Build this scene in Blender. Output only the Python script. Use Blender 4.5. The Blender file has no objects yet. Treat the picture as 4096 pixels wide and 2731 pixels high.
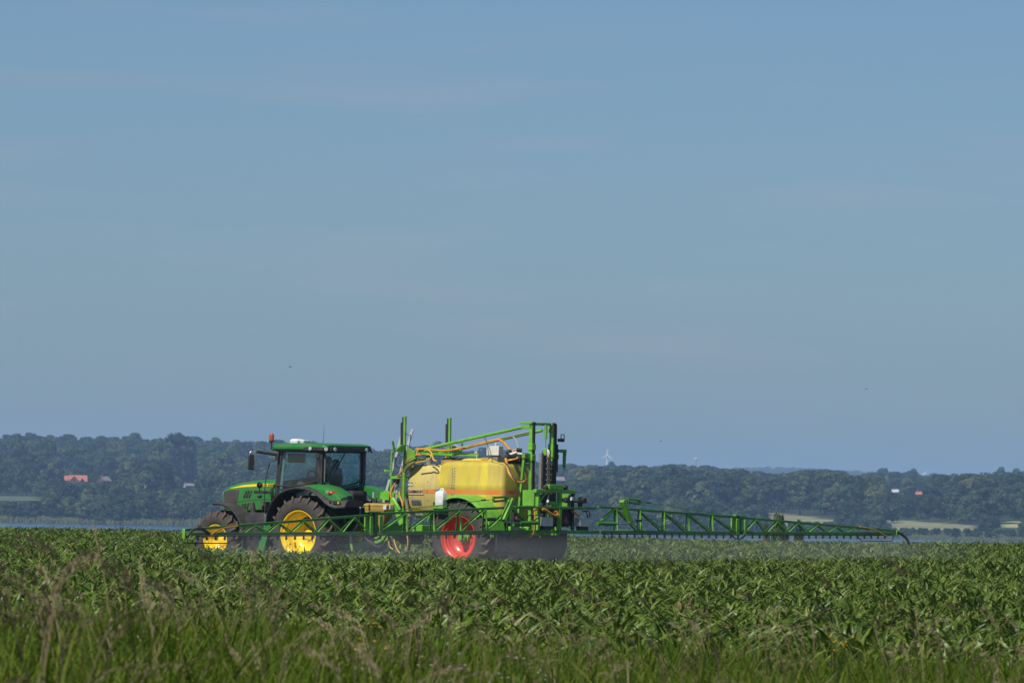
import bpy, bmesh, math, random
import numpy as np
from mathutils import Vector, Matrix, Euler
rnd = random.Random(7)
nr = np.random.RandomState(11)
scene = bpy.context.scene
COL = scene.collection

# ------------------------------------------------------------------ camera
FPX, YH, ROLL, EYE = 24000.0, 2000.0, math.radians(0.9), 1.85     # focal length in photo pixels (210 mm), horizon row
PITCH = math.atan((YH-1365.5)/FPX)
cf = Vector((0, math.cos(PITCH), math.sin(PITCH)))
cu0 = Vector((1, 0, 0)).cross(cf)
CR = Vector((1, 0, 0))*math.cos(ROLL)+cu0*math.sin(ROLL)
CU = -Vector((1, 0, 0))*math.sin(ROLL)+cu0*math.cos(ROLL)
cam = bpy.data.cameras.new('camera')
cam.sensor_width = 36
cam.lens = FPX/4096*36
cam.clip_start = 0.5
cam.clip_end = 40000
cam.dof.use_dof = True
cam.dof.focus_distance = 147
cam.dof.aperture_fstop = 10
cam_ob = bpy.data.objects.new('camera', cam)
COL.objects.link(cam_ob)
M = Matrix.Identity(4)
for i in range(3):
    M[i][0], M[i][1], M[i][2] = CR[i], CU[i], -cf[i]
M[2][3] = EYE
cam_ob.matrix_world = M
scene.camera = cam_ob
EYEV = Vector((0, 0, EYE))

# ------------------------------------------------------------------ sky, sun, exposure
SUN_EL = math.radians(50)
SUN_AZ = Vector((-0.585, -0.811))                 # horizontal direction towards the sun
SUN_AZ.normalize()
world = bpy.data.worlds.new('World')
scene.world = world
world.use_nodes = True
wn, wl = world.node_tree.nodes, world.node_tree.links
for n in list(wn): wn.remove(n)
sky = wn.new('ShaderNodeTexSky')
sky.sky_type = 'NISHITA'
sky.sun_disc = False
sky.sun_elevation = SUN_EL
sky.sun_rotation = math.atan2(SUN_AZ.x, SUN_AZ.y)
sky.altitude = 10
sky.air_density = 1.0
sky.dust_density = 0.6
sky.ozone_density = 3.0
tc = wn.new('ShaderNodeTexCoord')
mp = wn.new('ShaderNodeMapping')
mp.inputs['Scale'].default_value = (9, 9, 90)
mp.inputs['Location'].default_value = (6.8, 3.6, 9.2)
cn = wn.new('ShaderNodeTexNoise')
cn.inputs['Scale'].default_value = 1.6
cn.inputs['Detail'].default_value = 5
cr = wn.new('ShaderNodeValToRGB')
cr.color_ramp.elements[0].position = 0.52
cr.color_ramp.elements[0].color = (0, 0, 0, 1)
cr.color_ramp.elements[1].position = 0.78
cr.color_ramp.elements[1].color = (0.30, 0.30, 0.30, 1)
tint = wn.new('ShaderNodeMix'); tint.data_type = 'RGBA'; tint.blend_type = 'MULTIPLY'
tint.inputs[0].default_value = 1.0
tint.inputs[7].default_value = (0.59, 0.768, 1.0, 1)
cm = wn.new('ShaderNodeMix'); cm.data_type = 'RGBA'
cm.inputs[7].default_value = (5.2, 5.0, 6.0, 1)
bg = wn.new('ShaderNodeBackground')
bg.inputs['Strength'].default_value = 0.075
wo = wn.new('ShaderNodeOutputWorld')
wl.new(tc.outputs['Generated'], mp.inputs['Vector'])
wl.new(mp.outputs[0], cn.inputs['Vector'])
wl.new(cn.outputs['Fac'], cr.inputs[0])
wl.new(sky.outputs[0], tint.inputs[6])
wl.new(tint.outputs[2], cm.inputs[6])
wl.new(cr.outputs[0], cm.inputs[0])
wl.new(cm.outputs[2], bg.inputs['Color'])
wl.new(bg.outputs[0], wo.inputs[0])

sun = bpy.data.lights.new('sun', 'SUN')
sun.energy = 4.9
sun.angle = math.radians(0.5)
sun.color = (1.0, 0.95, 0.86)
sun_ob = bpy.data.objects.new('sun', sun)
COL.objects.link(sun_ob)
sdir = Vector((SUN_AZ.x*math.cos(SUN_EL), SUN_AZ.y*math.cos(SUN_EL), math.sin(SUN_EL)))
sun_ob.rotation_euler = sdir.to_track_quat('Z', 'Y').to_euler()
scene.view_settings.view_transform = 'Standard'
scene.view_settings.look = 'None'
scene.view_settings.gamma = 1
scene.view_settings.exposure = 0.0
scene.view_settings.use_curve_mapping = False
scene.cycles.volume_bounces = 1
scene.cycles.transparent_max_bounces = 12
scene.cycles.max_bounces = 8
scene.cycles.use_denoising = True

# ------------------------------------------------------------------ pixel helpers (a pixel gives a direction only)
def ray(px, py):
    return cf+CR*((px-2048)/FPX)-CU*((py-1365.5)/FPX)
def proj(p):
    d = Vector(p)-EYEV
    z = d.dot(cf)
    return 2048+FPX*d.dot(CR)/z, 1365.5-FPX*d.dot(CU)/z
def at_dist(px, py, r):                          # point on a pixel's ray at a given distance along y
    d = ray(px, py)
    return EYEV+d*(r/d.y)

# machine frame: x forward, y to the machine's left, z up; heading left and away from the camera
PSI = math.radians(39)
HD = Vector((-math.cos(PSI), math.sin(PSI), 0))
LD = Vector((-math.sin(PSI), -math.cos(PSI), 0))
_w = at_dist(1190.5, 2134, 148)
O = _w-LD*1.2
O.z = 0.0
ZM = {1: (760, 1720), 2: (1080, 1720), 3: (760, 1960), 4: (1080, 1960), 5: (1400, 1960), 6: (1720, 1960),
      7: (2040, 1960), 8: (1500, 1640), 9: (1880, 1640), 10: (1550, 1820), 11: (1980, 1820), 12: (2240, 1960)}
def T(n, a, b, y):                               # where a sight line meets the plane y = const of the machine
    ox, oy = ZM[n]
    d = ray(ox+a/5.8725, oy+b/5.8725)
    t = ((O-EYEV).dot(LD)+y)/d.dot(LD)
    p = EYEV+d*t-O
    return Vector((p.dot(HD), y, p.z))
def TX(n, a, b, x):                              # the same for the plane x = const
    ox, oy = ZM[n]
    d = ray(ox+a/5.8725, oy+b/5.8725)
    t = ((O-EYEV).dot(HD)+x)/d.dot(HD)
    p = EYEV+d*t-O
    return Vector((x, p.dot(LD), p.z))
def mworld(p):
    return O+HD*p[0]+LD*p[1]+Vector((0, 0, p[2]))

# ------------------------------------------------------------------ materials
def mat(name, color, rough=0.5, metal=0.0, spec=0.5, dirt=None, dirt_amt=0.0, dirt_scale=6.0, var=0.0, bump=0.0,
        coat=0.0, emit=None, vscale=3.0, trans=0.0, streak=False):
    m = bpy.data.materials.new(name)
    m.use_nodes = True
    n, l = m.node_tree.nodes, m.node_tree.links
    b = n['Principled BSDF']
    b.inputs['Base Color'].default_value = (*color, 1)
    b.inputs['Roughness'].default_value = rough
    b.inputs['Metallic'].default_value = metal
    b.inputs['Specular IOR Level'].default_value = spec
    b.inputs['Coat Weight'].default_value = coat
    if trans: b.inputs['Transmission Weight'].default_value = trans
    if emit:
        b.inputs['Emission Color'].default_value = (*emit[:3], 1)
        b.inputs['Emission Strength'].default_value = emit[3]
    if dirt or var or bump:
        t = n.new('ShaderNodeTexCoord')
        nz = n.new('ShaderNodeTexNoise')
        nz.inputs['Scale'].default_value = dirt_scale
        nz.inputs['Detail'].default_value = 6
        nz.inputs['Roughness'].default_value = 0.65
        if streak:                                          # runs of dirt down the wall
            mpx = n.new('ShaderNodeMapping'); mpx.inputs['Scale'].default_value = (2.2, 2.2, 0.28)
            l.new(t.outputs['Object'], mpx.inputs[0]); l.new(mpx.outputs[0], nz.inputs['Vector'])
        else: l.new(t.outputs['Object'], nz.inputs['Vector'])
        src = None
        if var:
            nv = n.new('ShaderNodeTexNoise')
            nv.inputs['Scale'].default_value = vscale
            nv.inputs['Detail'].default_value = 3
            l.new(t.outputs['Object'], nv.inputs['Vector'])
            hs = n.new('ShaderNodeHueSaturation')
            hs.inputs['Color'].default_value = (*color, 1)
            mr = n.new('ShaderNodeMapRange')
            mr.inputs[1].default_value = 0.3; mr.inputs[2].default_value = 0.7
            mr.inputs[3].default_value = 1-var; mr.inputs[4].default_value = 1+var
            l.new(nv.outputs['Fac'], mr.inputs[0])
            l.new(mr.outputs[0], hs.inputs['Value'])
            src = hs.outputs[0]
        if dirt:
            rp = n.new('ShaderNodeValToRGB')
            rp.color_ramp.elements[0].position = 0.42
            rp.color_ramp.elements[0].color = (0, 0, 0, 1)
            rp.color_ramp.elements[1].position = 0.72
            rp.color_ramp.elements[1].color = (dirt_amt,)*3+(1,)
            l.new(nz.outputs['Fac'], rp.inputs[0])
            mx = n.new('ShaderNodeMix'); mx.data_type = 'RGBA'
            mx.inputs[6].default_value = (*color, 1)
            if src: l.new(src, mx.inputs[6])
            mx.inputs[7].default_value = (*dirt, 1)
            l.new(rp.outputs[0], mx.inputs[0])
            src = mx.outputs[2]
            ra = n.new('ShaderNodeMath'); ra.operation = 'MULTIPLY_ADD'
            l.new(rp.outputs[0], ra.inputs[0])
            ra.inputs[1].default_value = 0.5; ra.inputs[2].default_value = rough
            l.new(ra.outputs[0], b.inputs['Roughness'])
        if src: l.new(src, b.inputs['Base Color'])
        if bump:
            bp = n.new('ShaderNodeBump')
            bp.inputs['Strength'].default_value = bump
            bp.inputs['Distance'].default_value = 0.02
            l.new(nz.outputs['Fac'], bp.inputs['Height'])
            l.new(bp.outputs[0], b.inputs['Normal'])
    return m
SOIL = (0.13, 0.10, 0.07)
M_ = {
 'tgreen': mat('tractor_green_paint', (0.022, 0.20, 0.030), 0.32, dirt=SOIL, dirt_amt=0.42, dirt_scale=3.0, var=0.10, coat=0.15),
 'sgreen': mat('sprayer_green_paint', (0.145, 0.44, 0.026), 0.38, dirt=SOIL, dirt_amt=0.60, dirt_scale=4.0, var=0.18, bump=0.05),
 'bgreen': mat('boom_green_paint', (0.046, 0.205, 0.016), 0.40, dirt=SOIL, dirt_amt=0.40, dirt_scale=5.0, var=0.12, bump=0.05),
 'yellow': mat('yellow_paint', (0.90, 0.63, 0.004), 0.28, dirt=SOIL, dirt_amt=0.15, dirt_scale=5.0, coat=0.25),
 'red': mat('red_wheel_paint', (0.62, 0.055, 0.028), 0.28, dirt=SOIL, dirt_amt=0.20, dirt_scale=5.0, coat=0.25),
 'tyre': mat('dusty_rubber', (0.040, 0.036, 0.034), 0.85, dirt=(0.12, 0.095, 0.07), dirt_amt=0.55, dirt_scale=3.5, bump=0.1),
 'tread': mat('soiled_tread_rubber', (0.085, 0.062, 0.045), 0.9, dirt=(0.19, 0.12, 0.07), dirt_amt=0.8, dirt_scale=9.0, bump=0.2),
 'black': mat('black_plastic', (0.020, 0.020, 0.021), 0.5, dirt=SOIL, dirt_amt=0.35, dirt_scale=4.0),
 'fender': mat('dusty_black_plastic', (0.034, 0.033, 0.032), 0.6, dirt=(0.11, 0.095, 0.075), dirt_amt=0.55, dirt_scale=4.0, bump=0.05),
 'dark': mat('oily_dark_metal', (0.022, 0.021, 0.020), 0.6, metal=0.2, dirt=(0.10, 0.08, 0.06), dirt_amt=0.5, dirt_scale=6.0),
 'steel': mat('bare_steel', (0.45, 0.45, 0.46), 0.35, metal=0.8, dirt=SOIL, dirt_amt=0.4),
 'alu': mat('grey_aluminium', (0.55, 0.56, 0.57), 0.45, metal=0.25, dirt=SOIL, dirt_amt=0.35),
 'tank': mat('translucent_yellow_polyethylene', (0.60, 0.47, 0.040), 0.42, dirt=(0.36, 0.28, 0.10), dirt_amt=0.80, dirt_scale=2.6, var=0.14, vscale=1.6, streak=True),
 'ftank': mat('dusty_yellow_polyethylene', (0.57, 0.45, 0.12), 0.48, dirt=(0.36, 0.30, 0.15), dirt_amt=0.8, dirt_scale=3.5, var=0.12, vscale=2.5, streak=True),
 'hopper': mat('ochre_polyethylene', (0.50, 0.31, 0.06), 0.5, dirt=SOIL, dirt_amt=0.4, dirt_scale=4.0),
 'orange_stripe': mat('orange_decal', (0.68, 0.19, 0.035), 0.45, dirt=(0.45, 0.33, 0.15), dirt_amt=0.5, dirt_scale=5.0),
 'pale_decal': mat('pale_decal', (0.62, 0.42, 0.26), 0.5),
 'hose_orange': mat('orange_hose', (0.62, 0.27, 0.02), 0.4, dirt=SOIL, dirt_amt=0.5, dirt_scale=8.0),
 'hose_yellow': mat('yellow_hose', (0.68, 0.43, 0.04), 0.4, dirt=SOIL, dirt_amt=0.5, dirt_scale=8.0),
 'hose_olive': mat('olive_suction_hose', (0.15, 0.135, 0.04), 0.55, dirt=SOIL, dirt_amt=0.5),
 'hose_black': mat('black_hose', (0.03, 0.03, 0.032), 0.45, dirt=SOIL, dirt_amt=0.4),
 'hose_grey': mat('grey_hose', (0.28, 0.28, 0.29), 0.45),
 'white': mat('white_plastic', (0.74, 0.74, 0.72), 0.4, dirt=(0.45, 0.40, 0.32), dirt_amt=0.35, dirt_scale=4.0),
 'offwhite': mat('cream_box_paint', (0.66, 0.66, 0.58), 0.45, dirt=SOIL, dirt_amt=0.25),
 'grey': mat('grey_plastic', (0.22, 0.22, 0.22), 0.5, dirt=SOIL, dirt_amt=0.4),
 'decal_black': mat('black_lettering', (0.018, 0.018, 0.018), 0.5),
 'decal_grey': mat('grey_name_plate', (0.16, 0.17, 0.19), 0.5),
 'decal_yellow': mat('yellow_warning_decal', (0.80, 0.52, 0.01), 0.5),
 'decal_blue': mat('blue_decal', (0.03, 0.13, 0.42), 0.5),
 'decal_green': mat('green_decal', (0.03, 0.22, 0.07), 0.5),
 'blue': mat('blue_plastic', (0.03, 0.18, 0.48), 0.4),
 'amber': mat('amber_lens', (0.42, 0.075, 0.012), 0.15, coat=0.5),
 'redlens': mat('red_lens', (0.38, 0.030, 0.008), 0.30),
 'lens': mat('clear_lamp_glass', (0.62, 0.64, 0.62), 0.12, metal=0.4),
 'reflector': mat('red_reflector', (0.22, 0.02, 0.02), 0.4),
 'seat': mat('tan_upholstery', (0.16, 0.145, 0.11), 0.8),
 'interior': mat('dark_cab_interior', (0.018, 0.019, 0.02), 0.7),
 'strip': mat('pale_green_pillar_trim', (0.20, 0.23, 0.19), 0.6),
 'skin': mat('skin', (0.46, 0.27, 0.19), 0.6),
 'cloth': mat('dark_blue_work_cloth', (0.02, 0.03, 0.06), 0.85, var=0.2),
 'cap': mat('dark_cap_cloth', (0.015, 0.03, 0.03), 0.85),
 'trouser': mat('grey_work_cloth', (0.06, 0.06, 0.065), 0.85),
}
def glass_mat():
    m = bpy.data.materials.new('tinted_cab_glass')
    m.use_nodes = True
    n, l = m.node_tree.nodes, m.node_tree.links
    for x in list(n): n.remove(x)
    o = n.new('ShaderNodeOutputMaterial')
    mx = n.new('ShaderNodeMixShader')
    tr = n.new('ShaderNodeBsdfTransparent'); tr.inputs[0].default_value = (0.62, 0.84, 0.86, 1)
    gl = n.new('ShaderNodeBsdfGlossy'); gl.inputs['Roughness'].default_value = 0.03
    gl.inputs['Color'].default_value = (0.9, 0.95, 0.95, 1)
    mx.inputs[0].default_value = 0.075
    l.new(tr.outputs[0], mx.inputs[1]); l.new(gl.outputs[0], mx.inputs[2])
    du = n.new('ShaderNodeBsdfDiffuse'); du.inputs[0].default_value = (0.42, 0.50, 0.48, 1)   # film of dust
    m2 = n.new('ShaderNodeMixShader'); m2.inputs[0].default_value = 0.045
    l.new(mx.outputs[0], m2.inputs[1]); l.new(du.outputs[0], m2.inputs[2])
    l.new(m2.outputs[0], o.inputs[0])
    return m
M_['glass'] = glass_mat()
def leaf_mat(name, cols, rough=0.4, transl=0.3, spec=0.4, big=0.0, bigscale=0.02):
    """foliage: colour varies from plant to plant (object random) and along the surface; part of the light passes through"""
    m = bpy.data.materials.new(name)
    m.use_nodes = True
    n, l = m.node_tree.nodes, m.node_tree.links
    b = n['Principled BSDF']; out = n['Material Output']
    oi = n.new('ShaderNodeObjectInfo')
    ge = n.new('ShaderNodeNewGeometry')
    rp = n.new('ShaderNodeValToRGB')
    els = rp.color_ramp.elements
    els[0].color = (*cols[0], 1); els[1].color = (*cols[-1], 1)
    for i, c in enumerate(cols[1:-1]):
        e = els.new((i+1)/(len(cols)-1)); e.color = (*c, 1)
    ad = n.new('ShaderNodeMath'); ad.operation = 'ADD'
    mu = n.new('ShaderNodeMath'); mu.operation = 'MULTIPLY'; mu.inputs[1].default_value = 0.68
    m2 = n.new('ShaderNodeMath'); m2.operation = 'MULTIPLY'; m2.inputs[1].default_value = 0.32
    l.new(oi.outputs['Random'], mu.inputs[0]); l.new(ge.outputs['Random Per Island'], m2.inputs[0])
    l.new(mu.outputs[0], ad.inputs[0]); l.new(m2.outputs[0], ad.inputs[1])
    l.new(ad.outputs[0], rp.inputs[0])
    l.new(rp.outputs[0], b.inputs['Base Color'])
    b.inputs['Roughness'].default_value = rough
    b.inputs['Specular IOR Level'].default_value = spec
    tl = n.new('ShaderNodeBsdfTranslucent')
    br = n.new('ShaderNodeHueSaturation'); br.inputs['Value'].default_value = 1.3; br.inputs['Saturation'].default_value = 1.1
    l.new(rp.outputs[0], br.inputs['Color']); l.new(br.outputs[0], tl.inputs[0])
    mx = n.new('ShaderNodeMixShader'); mx.inputs[0].default_value = transl
    l.new(b.outputs[0], mx.inputs[1]); l.new(tl.outputs[0], mx.inputs[2])
    l.new(mx.outputs[0], out.inputs[0])
    return m

# ------------------------------------------------------------------ mesh helpers
class MB:
    def __init__(s): s.v = []; s.f = []; s.mi = []
    def add(s, vs, fs, mi=0):
        k = len(s.v)
        s.v += [tuple(p) for p in vs]
        s.f += [tuple(i+k for i in f) for f in fs]
        s.mi += [mi]*len(fs)
        return s
    def box(s, x0, x1, y0, y1, z0, z1, mi=0):
        vs = [(x, y, z) for x in (x0, x1) for y in (y0, y1) for z in (z0, z1)]
        return s.add(vs, [(0, 1, 3, 2), (4, 6, 7, 5), (0, 4, 5, 1), (2, 3, 7, 6), (0, 2, 6, 4), (1, 5, 7, 3)], mi)
    def bar(s, a, b, w, h, up=(0, 0, 1), mi=0):
        a, b = Vector(a), Vector(b)
        d = (b-a).normalized()
        u = Vector(up)
        if abs(d.dot(u)) > 0.98: u = Vector((1, 0, 0))
        r = d.cross(u).normalized()
        u = r.cross(d)
        vs = []
        for p in (a, b):
            for sx, sy in ((-1, -1), (1, -1), (1, 1), (-1, 1)):
                vs.append(p+r*(sx*w/2)+u*(sy*h/2))
        return s.add(vs, [(3, 2, 1, 0), (4, 5, 6, 7), (0, 1, 5, 4), (1, 2, 6, 5), (2, 3, 7, 6), (3, 0, 4, 7)], mi)
    def tube(s, pts, r, seg=8, cap=True, mi=0):
        pts = [Vector(p) for p in pts]
        rs = r if isinstance(r, (list, tuple)) else [r]*len(pts)
        k = len(s.v)
        up = Vector((0, 0, 1))
        d0 = (pts[1]-pts[0]).normalized()
        if abs(d0.dot(up)) > 0.95: up = Vector((1, 0, 0))
        rt = d0.cross(up).normalized()
        for i, p in enumerate(pts):
            d = (pts[min(i+1, len(pts)-1)]-pts[max(i-1, 0)]).normalized()
            rt = (rt-d*rt.dot(d)).normalized()
            u = rt.cross(d)
            for j in range(seg):
                a = 2*math.pi*j/seg
                s.v.append(tuple(p+(rt*math.cos(a)+u*math.sin(a))*rs[i]))
        for i in range(len(pts)-1):
            for j in range(seg):
                j2 = (j+1) % seg
                s.f.append((k+i*seg+j, k+i*seg+j2, k+(i+1)*seg+j2, k+(i+1)*seg+j)); s.mi.append(mi)
        if cap:
            s.f.append(tuple(k+j for j in range(seg))[::-1]); s.mi.append(mi)
            e = k+(len(pts)-1)*seg
            s.f.append(tuple(e+j for j in range(seg))); s.mi.append(mi)
        return s
    def lathe(s, prof, seg=40, c=(0, 0, 0), mi=0):          # axis along y: prof = (radius, y)
        k = len(s.v)
        for j in range(seg):
            a = 2*math.pi*j/seg
            for r, y in prof:
                s.v.append((c[0]+r*math.cos(a), c[1]+y, c[2]+r*math.sin(a)))
        n = len(prof)
        for j in range(seg):
            j2 = (j+1) % seg
            for i in range(n-1):
                s.f.append((k+j*n+i, k+j*n+i+1, k+j2*n+i+1, k+j2*n+i)); s.mi.append(mi)
        return s
    def prism(s, poly, y0, y1, mi=0):                        # polygon in (x, z), extruded along y
        n = len(poly)
        vs = [(x, y0, z) for x, z in poly]+[(x, y1, z) for x, z in poly]
        fs = [tuple(range(n)), tuple(range(2*n-1, n-1, -1))]
        fs += [(i, n+i, n+(i+1) % n, (i+1) % n) for i in range(n)]
        return s.add(vs, fs, mi)
    def loft(s, rings, closed=True, cap=True, mi=0):
        n = len(rings[0]); k = len(s.v)
        for r in rings: s.v += [tuple(p) for p in r]
        for i in range(len(rings)-1):
            for j in range(n if closed else n-1):
                j2 = (j+1) % n
                s.f.append((k+i*n+j, k+i*n+j2, k+(i+1)*n+j2, k+(i+1)*n+j)); s.mi.append(mi)
        if cap and closed:
            s.f.append(tuple(k+j for j in range(n))[::-1]); s.mi.append(mi)
            e = k+(len(rings)-1)*n
            s.f.append(tuple(e+j for j in range(n))); s.mi.append(mi)
        return s
    def ball(s, c, r, sc=(1, 1, 1), nu=12, nv=8, mi=0):
        k = len(s.v)
        for i in range(nv+1):
            t = math.pi*i/nv
            for j in range(nu):
                a = 2*math.pi*j/nu
                s.v.append((c[0]+r*sc[0]*math.sin(t)*math.cos(a), c[1]+r*sc[1]*math.sin(t)*math.sin(a), c[2]+r*sc[2]*math.cos(t)))
        for i in range(nv):
            for j in range(nu):
                j2 = (j+1) % nu
                s.f.append((k+i*nu+j, k+(i+1)*nu+j, k+(i+1)*nu+j2, k+i*nu+j2)); s.mi.append(mi)
        return s
    def mesh(s, name, mats, smooth=True, fix=True, off=(0, 0, 0), angle=38):
        me = bpy.data.meshes.new(name)
        v = s.v if off == (0, 0, 0) else [(a-off[0], b-off[1], c-off[2]) for a, b, c in s.v]
        me.from_pydata(v, [], s.f)
        if not isinstance(mats, (list, tuple)): mats = [mats]
        for m in mats: me.materials.append(m)
        if len(mats) > 1: me.polygons.foreach_set('material_index', s.mi)
        if fix:
            bm = bmesh.new(); bm.from_mesh(me)
            bmesh.ops.remove_doubles(bm, verts=bm.verts, dist=1e-5)
            bmesh.ops.recalc_face_normals(bm, faces=bm.faces)
            bm.to_mesh(me); bm.free()
        if smooth:
            me.polygons.foreach_set('use_smooth', [True]*len(me.polygons))
            me.set_sharp_from_angle(angle=math.radians(angle))
        me.update()
        return me
OFF = (0, 0, 0)                                             # origin of the machine being built, in the machine frame
def part(name, mb, m, parent, bevel=0.0, smooth=True, label=None, angle=38):
    if isinstance(m, str): m = M_[m]
    elif isinstance(m, (list, tuple)): m = [M_[x] if isinstance(x, str) else x for x in m]
    me = mb.mesh(name, m, smooth, off=OFF, angle=angle) if isinstance(mb, MB) else mb
    o = bpy.data.objects.new(name, me)
    COL.objects.link(o)
    if parent is not None: o.parent = parent
    if bevel:
        b = o.modifiers.new('bevel', 'BEVEL')
        b.width = bevel; b.segments = 2; b.limit_method = 'ANGLE'; b.angle_limit = math.radians(35)
        b.harden_normals = False
    if label: o['label'] = label
    return o
def share(name, me, parent, loc=(0, 0, 0), rot=(0, 0, 0), scale=(1, 1, 1)):
    o = bpy.data.objects.new(name, me)
    COL.objects.link(o)
    o.parent = parent
    o.location = loc; o.rotation_euler = rot; o.scale = scale
    return o
def tag(o, label=None, cat=None, group=None, kind=None):
    for k, v in (('label', label), ('category', cat), ('group', group), ('kind', kind)):
        if v: o[k] = v
    return o
def empty(name, loc, rz=0.0):
    o = bpy.data.objects.new(name, None)
    COL.objects.link(o)
    o.location = loc; o.rotation_euler = (0, 0, rz)
    o.empty_display_size = 0.3
    return o
def text_mb(txt, size, pos, yout, shear=0.0, bold=0.0, stretch=1.0, thick=0.002, width=None):
    """lettering on a wall that faces the machine's left; pos = (x of its first letter, z of its base line)"""
    cu = bpy.data.curves.new('lettering', 'FONT')
    cu.body = txt; cu.size = size; cu.shear = shear; cu.offset = bold; cu.extrude = thick
    cu.resolution_u = 2
    ob = bpy.data.objects.new('lettering', cu)
    COL.objects.link(ob)
    dg = bpy.context.evaluated_depsgraph_get()
    me = bpy.data.meshes.new_from_object(ob.evaluated_get(dg))
    mb = MB()
    if width: stretch = width/max(v.co.x for v in me.vertices)
    mb.add([(pos[0]-v.co.x*stretch, yout+v.co.z+thick, pos[1]+v.co.y) for v in me.vertices], [tuple(p.vertices) for p in me.polygons])
    bpy.data.objects.remove(ob); bpy.data.meshes.remove(me); bpy.data.curves.remove(cu)
    return mb
def smooth_path(pts, n=6):
    pts = [Vector(p) for p in pts]
    out = []
    for i in range(len(pts)-1):
        p0, p1, p2, p3 = pts[max(i-1, 0)], pts[i], pts[i+1], pts[min(i+2, len(pts)-1)]
        for k in range(n):
            t = k/n
            out.append(0.5*((2*p1)+(p2-p0)*t+(2*p0-5*p1+4*p2-p3)*t*t+(3*p1-p0-3*p2+p3)*t*t*t))
    out.append(pts[-1])
    return out
MROT = math.pi-PSI

# ================================================================== THE SETTING
LAKE_Z = -9.3
_AU = [-1500, 0, 300, 600, 750, 950, 1100, 1300, 1470, 1520, 1620, 1760, 1850, 1950, 2100, 2237, 2290, 2400, 2445, 2600, 2780, 2950, 3100, 3303, 3375, 3430, 3532, 3579, 3655, 3700, 3926, 4007, 4066, 5600]
_AV = [232, 240, 244, 236, 242, 231, 234, 222, 208, 198, 217, 230, 207, 211, 175, 149, 154, 144, 155, 141, 152, 136, 118, 138, 132, 112, 142, 130, 142, 124, 131, 142, 142, 135]
_RU = [2500, 2600, 2671, 2760, 2900, 3100, 3300, 3500, 3700, 5000]
_RV = [70, 108, 154, 122, 142, 152, 146, 138, 120, 105]
def crest_px(u): return float(np.interp(u, _AU, _AV))
def shore_r(u): return float(np.interp(u, [-2000, 0, 3600, 6000], [2290, 2250, 2045, 1950]))
def crest_r(u): return float(np.interp(u, [0, 1900, 2300, 4096], [3600, 3600, 4100, 4200]))
def terrain_h(x, y):
    if y < 1: return 0.0
    u = x/y*FPX+2048
    r = y
    if r < 430:
        h = 0.0
        if 20 < r < 62: h = 0.16*math.sin(math.pi*(r-20)/42)**2
        if r > 226: h = -0.02*(r-226)-11.0*min(1.0, (r-226)/190)**1.5
        return max(h, -12.0)
    rs, rc = shore_r(u), crest_r(u)
    hc = EYE+crest_px(u)*rc/FPX-17.5
    h = float(np.interp(r, [430, rs-90, rs, rs+30, rs+330, rs+750, rc, rc+700, 6200, 16000],
                        [-12, -12, -9.45, -8.6, -1.5, 3.3, hc, hc-9, 4, 12]))
    if r > 6200:
        rp = float(np.interp(u, _RU, _RV))
        h += max(0.0, EYE+rp*9500/FPX-20-h)*math.exp(-((r-9500)/900.0)**2)
    return h
FIELDS = [  # (azimuth range, range of distance beyond the shore, colour) of the open fields on the far side
 ((3060, 3345), (150, 345, 235), (0.23, 0.22, 0.105)),
 ((3555, 3905), (115, 250, 195), (0.22, 0.215, 0.095)),
 ((-400, 150), (300, 470), (0.075, 0.105, 0.04)),
 ((4030, 4400), (180, 260), (0.34, 0.33, 0.12)),
]
def in_field(u, r, grow=0):
    rs = shore_r(u)
    for (a, b), lim, col in FIELDS:
        c, d = lim[0], lim[1]
        if len(lim) > 2: d = lim[1]+(lim[2]-lim[1])*min(1.0, max(0.0, (u-a)/(b-a)))
        if a-grow < u < b+grow and rs+c-grow < r < rs+d+grow: return col
    return None
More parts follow.
